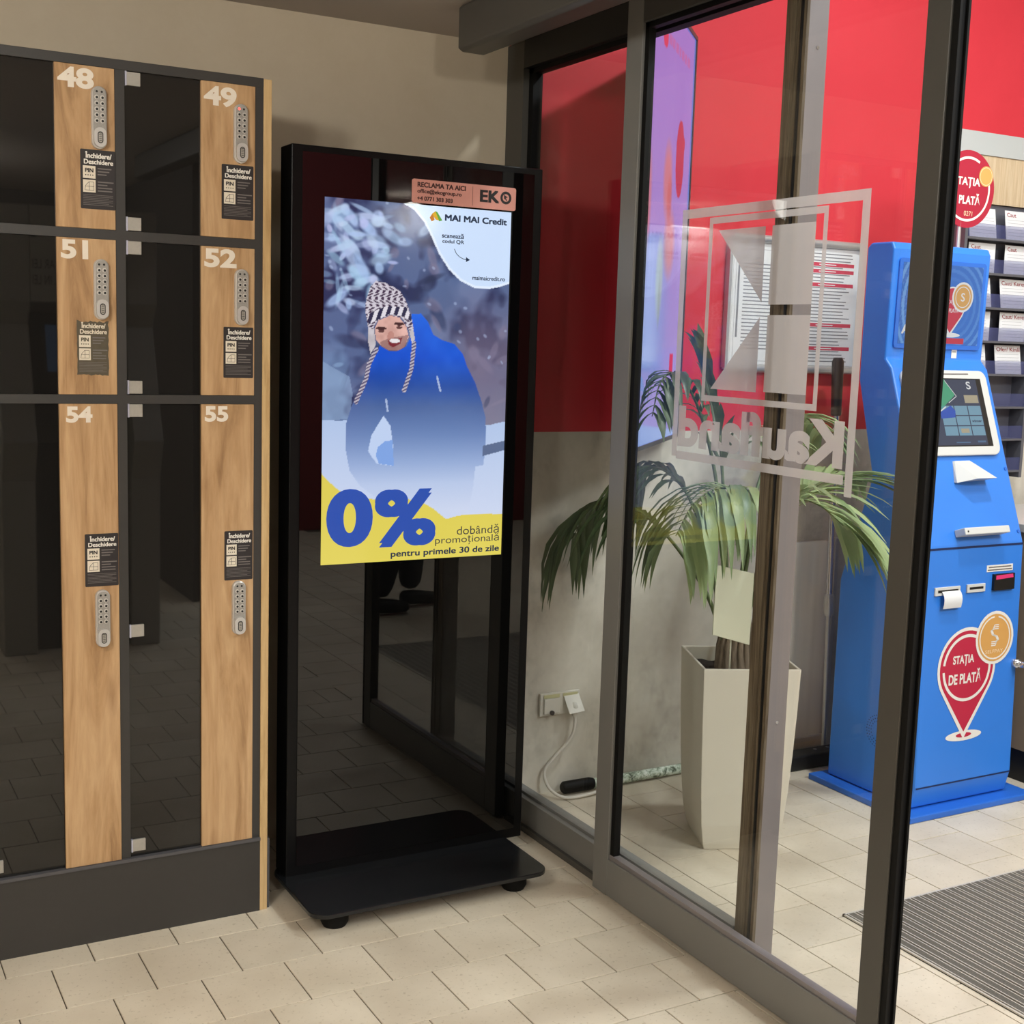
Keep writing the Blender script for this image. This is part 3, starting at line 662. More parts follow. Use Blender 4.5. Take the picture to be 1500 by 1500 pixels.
    c = np.where(inside(u, v, MOUTH)[..., None], np.array([120, 40, 50.]), c); mx = np.mean([p[0] for p in MOUTH]); my = np.mean([p[1] for p in MOUTH])
    c = np.where(e(mx, my-0.004, 0.028, 0.006)[..., None], np.array([232, 226, 228.]), c)
    pat = (np.sin(u*190+4*np.sin(v*150))*np.sin(v*330) > 0.1)
    hm = inside(u, v, HAT); hc = np.where(pat[..., None], np.array([70, 52, 78.]), np.array([206, 200, 212.]))
    low = (v > 0.345); hc = np.where(low[..., None], np.array([196, 190, 196.])+((f(20, 8)-.5)*40)[..., None], hc); c = np.where(hm[..., None], hc, c)
    zz = (np.sin(u*150+v*90) > 0); c = np.where((inside(u, v, BAND))[..., None], np.where(zz[..., None], np.array([44, 44, 74.]), np.array([222, 218, 228.])), c)
    for b in (BRAIDL, BRAIDR):
        s_ = stroke(u, v, b, 0.011, asp); c = np.where(s_[..., None], np.where((np.sin(v*700+u*200) > 0)[..., None], np.array([190, 184, 196.]), np.array([88, 78, 110.])), c)
    # zips
    for q in ([(0.33, 0.540), (0.34, 0.572)], [(0.605, 0.475), (0.625, 0.515)]):
        c = np.where(stroke(u, v, q, 0.005, asp)[..., None], np.array([170, 186, 220.]), c)
    c = np.where(inside(u, v, BLOB)[..., None], np.array([204, 224, 252.]), c)
    edge = stroke(u, v, BLOB[:11], 0.006, asp); c = np.where(edge[..., None], np.array([226, 238, 255.]), c)
    c = np.where(inside(u, v, YELLOW)[..., None], np.array([222, 206, 88.])+(12*(v-.85))[..., None], c)
    return c
SX0, SX1, SZ0, SZ1 = 1.189, 1.725, 0.899, 1.839
f = wallfr(YT-0.0025)
scr = sheet('screen', f, SX0, SZ0, SX1, SZ1, 250, 438, advert, 'screen_paint', tot, 0.0006)
scr['label'] = 'bright screen with a laughing man in the snow and a 0% offer'
def sb(name, t, b, mat, heavy=0.0):
    k = MB(); f.text(k, t, SX0+(SX1-SX0)*b[0], SZ1-(SZ1-SZ0)*b[3], SX0+(SX1-SX0)*b[2], SZ1-(SZ1-SZ0)*b[1], 0.0012, mat, *((heavy, 0) if t == '0' else (0, heavy))); return k.build(name, scr)
sb('headline_zero', '0', [0.026,0.789,0.27,0.953], 'scr_blue', 0.05); sb('headline_percent', '%', [0.28,0.794,0.615,0.959], 'scr_blue', 0.055)
sb('caption', 'dobândă', [0.737,0.907,0.982,0.934], 'scr_black'); sb('caption', 'promoțională', [0.615,0.935,0.984,0.964], 'scr_black'); sb('caption', 'pentru primele 30 de zile', [0.37,0.97,0.986,0.994], 'scr_ink', 0.03)
sb('brand_name', 'MAI MAI Credit', [0.627,0.02,0.976,0.038], 'scr_ink', 0.06); sb('caption', 'scanează', [0.613,0.071,0.733,0.085], 'scr_ink', 0.03); sb('caption', 'codul QR', [0.616,0.089,0.736,0.101], 'scr_ink', 0.03); sb('caption', 'maimaicredit.ro', [0.788,0.185,0.974,0.197], 'scr_ink', 0.03)
mb = MB()
for P, mt in zip([[[0.544,0.033],[0.56,0.019],[0.571,0.038],[0.555,0.043]],[[0.556,0.022],[0.574,0.014],[0.596,0.039],[0.577,0.037]],[[0.574,0.014],[0.585,0.016],[0.613,0.038],[0.596,0.041]]], ('scr_orange', 'scr_gold', 'scr_green')): f.poly(mb, [(SX0+(SX1-SX0)*a, SZ1-(SZ1-SZ0)*b) for a, b in P][::-1], 0.0012, mt)
mb.build('brand_mark', scr)
mb = MB(); pts = [[0.683,0.114],[0.694,0.126],[0.712,0.135],[0.737,0.141],[0.764,0.142]]
f.line(mb, [(SX0+(SX1-SX0)*a, SZ1-(SZ1-SZ0)*b) for a, b in pts], 0.0018, 0.0012, 'scr_ink'); ea, eb = SX0+(SX1-SX0)*pts[-1][0], SZ1-(SZ1-SZ0)*pts[-1][1]
f.poly(mb, [(ea+0.004, eb), (ea-0.008, eb+0.007), (ea-0.008, eb-0.006)], 0.0012, 'scr_ink'); mb.build('arrow_mark', scr)
mb = MB(); f.slab(mb, rrect(1.428, 1.8435, 1.737, 1.904, 0.006, 4), 0.0, 0.002, 'plaque')
f.text(mb, 'RECLAMA TA AICI', 1.443, 1.884, 1.584, 1.897, 0.0023, 'plaque_ink', 0, 0.05); f.text(mb, 'office@ekogroup.ro', 1.443, 1.866, 1.572, 1.880, 0.0023, 'plaque_ink', 0, 0.03); f.text(mb, '+4 0771 303 303', 1.443, 1.850, 1.546, 1.861, 0.0023, 'plaque_ink', 0, 0.05)
f.rect(mb, 1.6045, 1.848, 1.6055, 1.898, 0.0023, 'plaque_ink'); f.text(mb, 'EK', 1.627, 1.860, 1.686, 1.892, 0.0023, 'plaque_ink_dark', 0, 0.06)
f.arc(mb, 1.706, 1.876, 0.0135, 0.007, 0, 2*math.pi, 0.0023, 'plaque_ink_dark'); f.poly(mb, [(1.700, 1.884), (1.712, 1.878), (1.706, 1.876), (1.710, 1.869), (1.707, 1.868), (1.703, 1.874), (1.700, 1.871)][::-1], 0.0023, 'plaque_ink_dark')
tag(mb.build('plaque', tot), 'small copper coloured contact plaque')
under(tot)

# ------------------------------------------------------------------ angled lightbox on the red wall
lb = thing('lightbox', (2.58, 3.48, 1.2), 'glowing violet advertising lightbox hung at an angle off the red wall', 'lightbox')
f = Fr((2.58, 3.48, 0), (0.719, 0.695, 0), (0, 0, 1)); LW = 0.79
mb = MB(); f.box(mb, -LW, 1.195, 0.0, 2.475, -0.055, -0.004, 'dark_profile')
for a0, b0, a1, b1 in ((-LW, 1.195, 0, 1.207), (-LW, 2.463, 0, 2.475), (-LW, 1.207, -LW+0.012, 2.463), (-0.012, 1.207, 0, 2.463)): f.box(mb, a0, b0, a1, b1, -0.004, 0.004, 'dark_profile')
f.box(mb, -0.12, 1.6, -0.06, 1.66, -0.13, -0.055, 'dark_profile'); f.box(mb, -0.12, 2.1, -0.06, 2.16, -0.13, -0.055, 'dark_profile')
mb.build('frame', lb)
def poster(u, v):
    a = -LW+u*LW; z = 2.463-v*1.256
    g = np.clip((v-0.25)/0.6, 0, 1)[..., None]; c = np.array([128, 142, 236.])*(1-g)+np.array([140, 172, 246.])*g
    e = lambda ca, cz, ra, rz, col, k: None
    def ell(c, ca, cz, ra, rz, col, soft=0.0, k=1.0):
        d = ((a-ca)/ra)**2+((z-cz)/rz)**2; m = (np.clip((1-d)/max(soft, 1e-3), 0, 1)*k)[..., None]; return c*(1-m)+np.array(col, float)*m
    c = ell(c, -0.205, 2.065, 0.075, 0.118, (176, 62, 96), 0.05); c = ell(c, -0.145, 2.12, 0.02, 0.022, (176, 62, 96), 0.05)
    c = ell(c, -0.40, 1.98, 0.085, 0.13, (206, 140, 150), 0.8, .9); c = ell(c, -0.33, 1.80, 0.11, 0.12, (214, 148, 152), 0.8, .85); c = ell(c, -0.36, 1.93, 0.05, 0.08, (196, 110, 110), 0.9, .7)
    c = ell(c, -0.47, 1.69, 0.07, 0.14, (168, 200, 206), 0.8, .9); c = ell(c, -0.46, 1.62, 0.025, 0.09, (140, 170, 170), 0.8, .6)
    c = ell(c, -0.53, 2.36, 0.04, 0.03, (214, 70, 110), 0.1); c = ell(c, -0.70, 1.9, 0.06, 0.16, (206, 140, 150), 0.8, .8)
    m = ((a > -0.225) & (a < -0.165) & (z > 1.405) & (z < 1.47))[..., None]; c = np.where(m, np.array([214, 60, 90.]), c)
    for i, (a0, a1) in enumerate(((-.48, -.43), (-.42, -.375), (-.36, -.31), (-.30, -.27), (-.255, -.21), (-.20, -.16), (-.15, -.10))):
        m = ((a > a0) & (a < a1) & (z > 2.355) & (z < 2.385))[..., None]*0.55; c = c*(1-m)+np.array([206, 110, 170.])*m
    return c
sheet('lit_face', f, -LW+0.012, 1.207, -0.012, 2.463, 110, 180, poster, 'lightbox_paint', lb, 0.0)
under(lb)

# ------------------------------------------------------------------ framed notices on the red wall
nf = thing('notice_board', (3.09, 3.53, 1.42), 'silver snap frame with printed consumer notices on the red wall', 'notice board')
mb = MB(); mb.box(2.795, 3.385, 3.524, 3.538, 1.420, 1.868, 'paper'); mb.build('backing', nf)
def rod(p, q): 
    m_ = MB(); m_.tube([p, q], 0.014, 'alu', 10); m_.build('frame_rail', nf)
rod((2.80, 3.520, 1.866), (3.385, 3.520, 1.866)); rod((2.80, 3.520, 1.424), (3.385, 3.520, 1.424))
for x in (2.795, 3.387):
    mb = MB(); mb.box(x-0.006, x+0.006, 3.515, 3.538, 1.425, 1.865, 'alu'); mb.build('frame_side', nf)
f = wallfr(3.5235)
def sheet_doc(x0, z0, x1, z1, red):
    k = MB(); f.slab(k, [(x0, z0), (x1, z0), (x1, z1), (x0, z1)], 0.0, 0.0008, 'paper'); rg = random.Random(int(x0*100)); z = z1-0.018
    if red:
        bars = {3: 0, 5: 0, 9: 0, 21: 0, 28: 0}
        for i in range(33):
            if i in bars: f.rect(k, x0+0.012, z-0.008, x1-0.012, z+0.005, 0.0011, 'paper_red'); f.rect(k, (x0+x1)/2-0.04, z-0.003, (x0+x1)/2+0.04, z, 0.0013, 'paper')
            else: f.rect(k, x0+0.02, z-0.0018, x1-0.02-rg.random()*0.05, z+0.0018, 0.0011, 'paper_line')
            z -= 0.0118
    else:
        f.rect(k, x0+0.02, z1-0.32, x0+0.028, z1-0.06, 0.0011, 'paper_line')
        for i in range(24):
            z = z1-0.07-i*0.0125
            f.rect(k, x0+0.045, z-0.0018, x1-0.02-rg.random()*0.08, z+0.0018, 0.0011, 'paper_line')
        f.line(k, [(x0+0.012, z0+0.01), (x1-0.012, z0+0.01), (x1-0.012, z1-0.02), (x0+0.012, z1-0.02), (x0+0.012, z0+0.01)], 0.0012, 0.0011, 'paper_line')
        f.poly(k, [(x1-0.06, z1-0.2), (x1-0.03, z1-0.2), (x1-0.045, z1-0.17)], 0.0012, 'paper_red')
    return k
sheet_doc(2.812, 1.440, 3.075, 1.850, False).build('notice_sheet', nf); sheet_doc(3.095, 1.440, 3.370, 1.850, True).build('notice_sheet', nf)
under(nf)

# ------------------------------------------------------------------ steel wall panel and pole behind the plant
sp = thing('steel_panel', (3.1, 3.53, 0.05), 'dull stainless steel guard panel on the concrete wall behind the planter', 'wall panel')
mb = MB(); n = 26; P = [(2.86+0.485*i/n, 3.522-0.006*abs(math.sin(i*1.9))) for i in range(n+1)]+[(3.345, 3.538), (2.86, 3.538)]
mb.prism(P, 2, 0.06, 0.80, 'steel', True); mb.build('sheet', sp)
mb = MB(); mb.box(3.345, 3.362, 3.508, 3.538, 0.05, 0.81, 'alu', bev=0.002); mb.build('edge_strip', sp); mb = MB(); mb.box(2.86, 3.362, 3.506, 3.538, 0.045, 0.062, 'alu', bev=0.002); mb.build('edge_strip', sp)
under(sp)
mb = MB(); mb.box(2.93, 3.36, 3.36, 3.43, 0.0, 0.055, 'black', bev=0.006)
for x in (3.0, 3.05, 3.2, 3.26): mb.tube([(x, 3.395, 0.055), (x, 3.395, 0.058)], 0.008, 'chrome', 8)
tag(mb.build('power_strip'), 'low black power box on the floor behind the white planter', 'power box')
pole = thing('telescopic_pole', (3.28, 3.46, 0), 'chrome telescopic cleaning pole with dark grip leaning at the wall', 'pole')
b0, b1 = Vector((3.285, 3.44, 0.0)), Vector((3.246, 3.455, 1.470)); at = lambda t: b0.lerp(b1, t)
mb = MB(); mb.tube([at(0), at(0.5)], 0.009, 'alu', 12); mb.build('lower_tube', pole)
mb = MB(); mb.tube([at(0.38), at(0.87)], 0.0125, 'chrome', 12); mb.build('upper_tube', pole)
mb = MB(); mb.tube([at(0.365), at(0.375), at(0.41), at(0.42)], [0.014, 0.02, 0.02, 0.014], 'alu', 12); mb.build('clamp', pole)
mb = MB(); mb.tube([at(0.86), at(0.865), at(0.89), at(0.895), at(0.99), at(1.0)], [0.017, 0.019, 0.019, 0.0195, 0.0215, 0.015], 'dark_grip', 14); mb.build('grip', pole)
under(pole)

# ------------------------------------------------------------------ sockets, cord, light tube
so = thing('wall_socket', (2.185, 3.53, 0.31), 'double white wall socket with flip lids low on the concrete', 'socket')
f = wallfr(3.538)
mb = MB(); f.box(mb, 2.110, 0.271, 2.262, 0.347, 0, 0.012, 'socket_white'); mb.build('plate', so, bevel=0.002)
mb = MB(); f.box(mb, 2.122, 0.279, 2.182, 0.330, 0.012, 0.020, 'socket_white'); mb.build('lid', so, bevel=0.002)
mb = MB(); f.box(mb, 2.122, 0.331, 2.182, 0.342, 0.011, 0.015, 'socket_lid'); f.box(mb, 2.196, 0.331, 2.252, 0.342, 0.011, 0.015, 'socket_lid'); mb.build('lid_hinge', so)
mb = MB(); vs = [(2.198, 3.522, 0.332), (2.256, 3.522, 0.334), (2.260, 3.488, 0.285), (2.202, 3.488, 0.280)]; mb.add(vs+[(x, y+0.005, z+0.003) for x, y, z in vs], [(3, 2, 1, 0), (4, 5, 6, 7), (0, 1, 5, 4), (1, 2, 6, 5), (2, 3, 7, 6), (3, 0, 4, 7)], 'socket_white'); mb.build('lid', so)
mb = MB(); mb.tube([(2.15, 3.519, 0.283), (2.15, 3.512, 0.283)], 0.008, 'dark_grip', 10); mb.build('latch', so)
under(so)
def spline(P, n=8):
    P = [Vector(p) for p in P]; Q = [P[0]*2-P[1]]+P+[P[-1]*2-P[-2]]; out = []
    for i in range(1, len(Q)-2):
        for k in range(n):
            t = k/n; a, b, c, d = Q[i-1:i+3]
            out.append(0.5*((2*b)+(c-a)*t+(2*a-5*b+4*c-d)*t*t+(3*b-a-3*c+d)*t**3))
    return out+[P[-1]]
pc = thing('mains_cable', (2.2, 3.5, 0), 'white mains cable hanging from the wall socket to the floor', 'cord')
mb = MB(); mb.tube(spline([(2.232, 3.508, 0.285), (2.230, 3.50, 0.235), (2.215, 3.505, 0.185), (2.165, 3.515, 0.13), (2.128, 3.515, 0.085), (2.135, 3.49, 0.035), (2.175, 3.455, 0.009), (2.26, 3.45, 0.008), (2.33, 3.465, 0.012)]), 0.0055, 'cord_white', 8); mb.build('cable', pc)
mb = MB(); mb.tube([(2.232, 3.517, 0.305), (2.232, 3.508, 0.295), (2.232, 3.507, 0.265)], [0.014, 0.014, 0.009], 'socket_white', 12); mb.build('plug', pc)
under(pc)
lt = thing('light_tube', (2.45, 3.49, 0), 'clear tube light with sparkling filling lying along the concrete wall', 'light tube')
mb = MB(); mb.tube([(2.305, 3.503, 0.022), (2.8, 3.508, 0.022)], 0.017, 'led_tube', 14); mb.build('tube', lt)
mb = MB(); mb.tube([(2.19, 3.502, 0.024), (2.198, 3.502, 0.024), (2.30, 3.503, 0.024), (2.312, 3.503, 0.022)], [0.014, 0.021, 0.021, 0.019], 'black_rubber', 14); mb.build('end_cap', lt)
under(lt)

# ------------------------------------------------------------------ planter and palm
PC = Vector((2.482, 2.982, 0)); PR = math.radians(-23.5)
pl_ = thing('planter', PC, 'tall square white planter tapering to its foot behind the glass door', 'planter')
def ringp(h, z): return [(x, y, z) for x, y in ((-h, -h), (h, -h), (h, h), (-h, h))]
mb = MB(); prof = [(0.108, 0.0), (0.114, 0.02), (0.124, 0.08), (0.132, 0.18), (0.138, 0.30), (0.1425, 0.43), (0.146, 0.565)]
vs = []
for h, z in prof: vs += ringp(h, z)
vs += ringp(0.138, 0.565)+ringp(0.134, 0.50)
nr = len(prof)+2
fs = [(4*i+k, 4*i+(k+1) % 4, 4*i+4+(k+1) % 4, 4*i+4+k) for i in range(nr-1) for k in range(4)]+[(3, 2, 1, 0)]
mb.add(vs, fs, 'planter'); o = mb.build('pot', pl_, bevel=0.0025); o.rotation_euler.z = PR
mb = MB(); rg = random.Random(3); n = 10; g = [[(-0.135+0.27*i/n, -0.135+0.27*j/n, 0.525+rg.uniform(-.008, .008)) for i in range(n+1)] for j in range(n+1)]
mb.add([p for r_ in g for p in r_], [(j*(n+1)+i, j*(n+1)+i+1, (j+1)*(n+1)+i+1, (j+1)*(n+1)+i) for j in range(n) for i in range(n)], 'soil'); o = mb.build('soil', pl_); o.rotation_euler.z = PR
palm = thing('potted_palm', (PC.x, PC.y, 0.52), 'feathery green palm with arching fronds growing in the white planter', 'plant')
mb = MB(); rg = random.Random(9); tp = []
mb.tube([(2.47, 2.985, 0.51), (2.47, 2.985, 0.56), (2.468, 2.985, 0.60), (2.466, 2.985, 0.66), (2.465, 2.985, 0.70)], [0.062, 0.056, 0.048, 0.040, 0.026], 'trunk', 14)
for i in range(16):
    a = i/16*2*math.pi; mb.tube([(2.47+0.056*math.cos(a), 2.985+0.056*math.sin(a), 0.515), (2.467+0.05*math.cos(a), 2.985+0.05*math.sin(a), 0.60), (2.466+0.034*math.cos(a+.3), 2.985+0.034*math.sin(a+.3), 0.68+rg.random()*0.05)], [0.009, 0.010, 0.003], 'trunk', 6)
mb.build('trunk', palm)
FRONDS = [[[2.43,2.99,0.605],[2.374,3.02,0.761],[2.311,3.1,0.896],[2.25,3.18,0.981],[2.19,3.26,1.015],[2.142,3.33,0.98],[2.111,3.37,0.886]],[[2.448,2.98,0.606],[2.456,2.95,0.809],[2.445,2.92,0.979],[2.376,2.89,1.081],[2.273,2.87,1.098],[2.184,2.86,1.056],[2.13,2.86,0.972]],[[2.455,2.97,0.607],[2.479,2.93,0.812],[2.49,2.88,0.962],[2.521,2.82,1.059],[2.576,2.78,1.052],[2.645,2.75,0.994]],[[2.477,2.99,0.601],[2.575,3,0.835],[2.645,3,0.98],[2.747,3,1.071],[2.857,3,1.101],[2.951,3,1.087]],[[2.449,3,0.601],[2.453,3.05,0.897],[2.413,3.07,1.145],[2.338,3.07,1.329],[2.222,3.02,1.414],[2.134,2.97,1.392],[2.074,2.92,1.3]],[[2.454,3,0.601],[2.455,3.05,0.939],[2.427,3.06,1.208],[2.394,3.08,1.37],[2.371,3.1,1.48]],[[2.438,3,0.602],[2.403,3.05,0.858],[2.353,3.1,1.04],[2.296,3.15,1.119],[2.256,3.2,1.115],[2.23,3.24,1.037]],[[2.472,3,0.599],[2.584,3.1,0.925],[2.705,3.18,1.128],[2.797,3.2,1.257],[2.882,3.2,1.275],[2.961,3.2,1.212]]]
GRAV = Vector((0, 0, -1))
def leaflet(parent, p, d, side, L, w, droop, mat):
    k = MB(); vs = []; n = 6; cur = Vector(p); v = d.normalized()
    for i in range(n+1):
        t = i/n; wd = w*(0.35+1.3*t if t < 0.5 else 2.0*(1-t))*1.0+0.0006
        across = v.cross(Vector((0, 0, 1)))
        if across.length < 1e-3: across = side.copy()
        across.normalize(); nrm = across.cross(v).normalized()
        vs += [cur+across*wd/2+nrm*wd*0.12, cur-nrm*0.0, cur-across*wd/2+nrm*wd*0.12]
        cur = cur+v*L/n; v = (v+GRAV*droop/n).normalized()
    lim = 1.975
    vs = [Vector((max(q.x, lim), min(q.y, 3.525), q.z)) for q in vs]
    for q in vs:                                     # leaflets rest against the lightbox face instead of passing through it
        dd = (q.x-2.58)*0.695-(q.y-3.48)*0.719
        if q.z > 1.17 and dd < 0.012 and q.x < 2.62: q.x += 0.695*(0.012-dd); q.y -= 0.719*(0.012-dd)
    fs = []
    for i in range(n): fs += [(3*i, 3*i+1, 3*i+4, 3*i+3), (3*i+1, 3*i+2, 3*i+5, 3*i+4)]
    k.add(vs, fs, mat, True); return k.build('leaflet', parent)
fspec = [ # leaflet pairs, length, droop, material, along-mix
 (20, 0.34, 2.8, 'leaf_dark', 0.55), (23, 0.30, 2.8, 'leaf', 0.50), (22, 0.31, 1.2, 'leaf', 0.75), (20, 0.28, 0.9, 'leaf', 0.8),
 (17, 0.15, 2.2, 'leaf_dark', 0.75), (12, 0.19, 0.8, 'leaf_dark', 0.8), (19, 0.25, 1.8, 'leaf_dark', 0.55), (16, 0.22, 1.6, 'leaf', 0.6)]
for ctrl, (npair, LL, droop, mt, along) in zip(FRONDS, fspec):
    path = spline(ctrl, 10); nP = len(path)
    mb = MB(); mb.tube(path, [0.0075*(1-0.82*i/(nP-1)) for i in range(nP)], 'rachis', 7); fo = mb.build('frond', palm)
    rg = random.Random(npair*7+int(LL*100))
    for j in range(npair):
        t = 0.44+0.56*j/(npair-1); i = min(int(t*(nP-1)), nP-2); p = path[i]; d = (path[i+1]-path[i]).normalized()
        side = d.cross(Vector((0, 0, 1))); side.normalize(); ll = LL*(0.70+0.42*math.sin(math.pi*min(1, (t-0.40)/0.62)))*rg.uniform(0.9, 1.08)
        for s_ in (-1, 1):
            dd = (side*s_*(1-along*0.55)+d*along+Vector((0, 0, 0.12))+Vector((rg.uniform(-.1, .1), rg.uniform(-.1, .1), rg.uniform(-.08, .08))))
            leaflet(fo, p, dd, side, ll, 0.031 if mt == 'leaf' else 0.025, droop*rg.uniform(0.85, 1.2), mt)
under(palm)
CQ = [Vector(p) for p in [[2.279,2.86,0.881],[2.418,2.86,0.848],[2.415,2.86,0.636],[2.278,2.86,0.678]]]
mb = MB(); nn = (CQ[1]-CQ[0]).cross(CQ[3]-CQ[0]).normalized(); mb.add([p for p in CQ]+[p+nn*0.004*(1 if nn.y > 0 else -1) for p in CQ], [(3, 2, 1, 0), (4, 5, 6, 7), (0, 1, 5, 4), (1, 2, 6, 5), (2, 3, 7, 6), (3, 0, 4, 7)], 'card_pale')
mb.tube([(CQ[2]+CQ[3])/2+Vector((0, 0.003, 0.03)), (CQ[2]+CQ[3])/2+Vector((0.04, 0.05, -0.13))], 0.003, 'white_plastic', 6)
tag(mb.build('plant_card', bevel=0.0012), 'blank cream card stuck into the pot in front of the palm trunk', 'card')

# ------------------------------------------------------------------ blue payment terminal
pt = thing('payment_terminal', (3.35, 3.05, 0), 'bright blue self service payment terminal with sloping touch screen', 'payment terminal')
TX0, TX1 = 3.125, 3.575
PROF = [(2.865, 0.025), (2.850, 0.088), (2.848, 0.10), (2.872, 0.872), (2.876, 0.888), (3.078, 1.445), (3.107, 1.475), (3.101, 1.828), (3.112, 1.85), (3.205, 1.85), (3.222, 1.835), (3.220, 1.40), (3.130, 1.08), (3.247, 0.72), (3.247, 0.025)]
mb = MB(); mb.prism(PROF, 0, TX0, TX1, 'blue_paint'); mb.build('body', pt, bevel=0.006)
mb = MB(); mb.box(3.072, 3.652, 2.808, 3.285, 0.0, 0.022, 'blue_edge', bev=0.004); mb.build('base_plate', pt)
low = Fr((0, 2.848, 0.10), (1, 0, 0), (0, 2.872-2.848, 0.772)); con = Fr((0, 2.876, 0.888), (1, 0, 0), (0, 0.202, 0.557)); hd = Fr((0, 3.107, 1.475), (1, 0, 0), (0, -0.006, 0.353))
mb = MB(); low.rect(mb, TX0+0.004, -0.006, TX1-0.004, -0.001, 0.0008, 'groove_dark'); mb.build('panel_joint', pt)
mb = MB(); low.rect(mb, TX0+0.004, 0.774, TX1-0.004, 0.781, 0.0012, 'groove_dark'); mb.build('panel_joint', pt)
# touch screen
mb = MB(); con.slab(mb, rrect(3.150, 0.292, 3.545, 0.585, 0.03, 6), 0.0, 0.012, 'white_plastic', False); bz = mb.build('screen_bezel', pt, bevel=0.003)
mb = MB(); A0, B0, A1, B1 = 3.185, 0.322, 3.512, 0.556; con.slab(mb, [(A0, B0), (A1, B0), (A1, B1), (A0, B1)], 0.012, 0.0128, 'black'); h = 0.0132
gx = lambda t: A0+0.006+(A1-A0-0.030)*t; gz = lambda t: B1-0.004-(B1-B0-0.008)*t
con.rect(mb, gx(0), gz(1), gx(1), gz(0), h, 'ui_navy')
con.poly(mb, [(gx(.0), gz(.0)), (gx(.0), gz(.50)), (gx(.32), gz(.50)), (gx(.62), gz(.24)), (gx(.5), gz(.0))], h+0.0003, 'ui_green')
for r_ in range(3):
    for c_ in range(3): con.rect(mb, gx(.36+.215*c_), gz(.545+.155*r_), gx(.56+.215*c_), gz(.405+.155*r_), h+0.0003, 'ui_sky')
con.rect(mb, gx(.76), gz(.36), gx(.98), gz(.24), h+0.0003, 'ui_tan'); con.poly(mb, [(gx(.34), gz(.60)), (gx(.56), gz(.58)), (gx(.58), gz(.48)), (gx(.52), gz(.40)), (gx(.34), gz(.50))], h+0.0006, 'scr_blue')
con.line(mb, [(gx(.30), gz(.52)), (gx(.44), gz(.42))], 0.004, h+0.0009, 'disp_white'); con.line(mb, [(gx(.50), gz(.02)), (gx(.64), gz(.26)), (gx(.5), gz(.36))], 0.0022, h+0.0009, 'disp_white')
con.text(mb, 'winner', gx(.81), gz(.655), gx(.97), gz(.615), h+0.0006, 'ui_navy', 0.03); con.rect(mb, gx(.61), gz(.815), gx(.74), gz(.75), h+0.0006, 'ui_tan')
for t_, b_ in (('S', .14),): con.text(mb, t_, gx(.83), gz(.15), gx(.90), gz(.03), h+0.0006, 'disp_white', 0.02)
con.line(mb, [(gx(.50), gz(.96)), (gx(.72), gz(.96))], 0.004, h+0.0006, 'ui_mid'); con.line(mb, [(gx(.84), gz(.95)), (gx(.97), gz(.95))], 0.006, h+0.0006, 'ui_mid')
tag(mb.build('touch_screen', bz), 'lit touch screen menu')
mb = MB(); con.line(mb, [(3.30, 0.570), (3.46, 0.572)], 0.004, 0.0126, 'print_grey'); mb.build('caption', bz)
# scanner hood
mb = MB(); vs = [con.at(3.318, 0.275, 0), con.at(3.392, 0.275, 0), con.at(3.452, 0.208, 0), con.at(3.306, 0.204, 0), con.at(3.322, 0.262, 0.05), con.at(3.392, 0.262, 0.05), con.at(3.452, 0.205, 0.055), con.at(3.306, 0.200, 0.06)]
vs[4] = con.at(3.322, 0.275, 0.006); vs[5] = con.at(3.392, 0.275, 0.006); vs[6] = con.at(3.452, 0.204, 0.05); vs[7] = con.at(3.362, 0.204, 0.052)
vs.append(con.at(3.306, 0.200, 0.012))
mb.add(vs, [(4, 7, 6, 5), (4, 8, 7), (0, 1, 5, 4), (1, 2, 6, 5), (2, 3, 8, 7, 6), (0, 4, 8, 3)], 'white_plastic'); mb.build('scanner_hood', pt)
mb = MB(); con.box(mb, 3.262, 0.022, 3.470, 0.046, 0.0, 0.045, 'white_plastic'); con.poly(mb, con.ell(3.275, 0.033, 0.0035, n=8), 0.0455, 'black'); mb.build('handle_ledge', pt, bevel=0.003)
for a, b in ((3.560, 0.245), (3.560, 0.03)):
    mb = MB(); con.slab(mb, con.ell(a, b, 0.006, n=10), 0, 0.003, 'blue_edge'); mb.build('screw', pt)
# slots
def slot(name, a0, b0, a1, b1, inner, mat='white_plastic'):
    k = MB(); low.box(k, a0, b0, a1, b1, 0.0, 0.006, mat); low.rect(k, inner[0], inner[1], inner[2], inner[3], 0.0064, 'black'); return k.build(name, pt, bevel=0.001)
rp = slot('receipt_slot', 3.166, 0.627, 3.280, 0.654, (3.178, 0.636, 3.270, 0.645))
mb = MB(); q = [low.at(3.195+0.0*i, 0.640-0.001*i*i*1.0-0.006*i, 0.007+0.012*math.sin(i*0.5)) for i in range(6)]; w_ = low.u*0.082
mb.add([p for p in q]+[p+w_ for p in q], [(i, i+1, 7+i, 6+i) for i in range(5)], 'paper', True); mb.build('receipt', rp)
slot('card_slot', 3.312, 0.628, 3.396, 0.655, (3.322, 0.638, 3.386, 0.646))
mb = MB(); low.box(mb, 3.432, 0.628, 3.530, 0.682, 0, 0.010, 'black'); low.poly(mb, [(3.440, 0.664), (3.523, 0.668), (3.520, 0.680), (3.440, 0.678)], 0.0104, 'slot_glow'); tag(mb.build('banknote_reader', pt), 'dark banknote slot with pink glow')
mb = MB(); low.box(mb, 3.404, 0.690, 3.528, 0.712, 0, 0.001, 'print_white'); low.rect(mb, 3.412, 0.703, 3.520, 0.707, 0.0013, 'print_grey'); low.rect(mb, 3.408, 0.694, 3.524, 0.698, 0.0013, 'print_grey'); mb.build('small_label', pt)
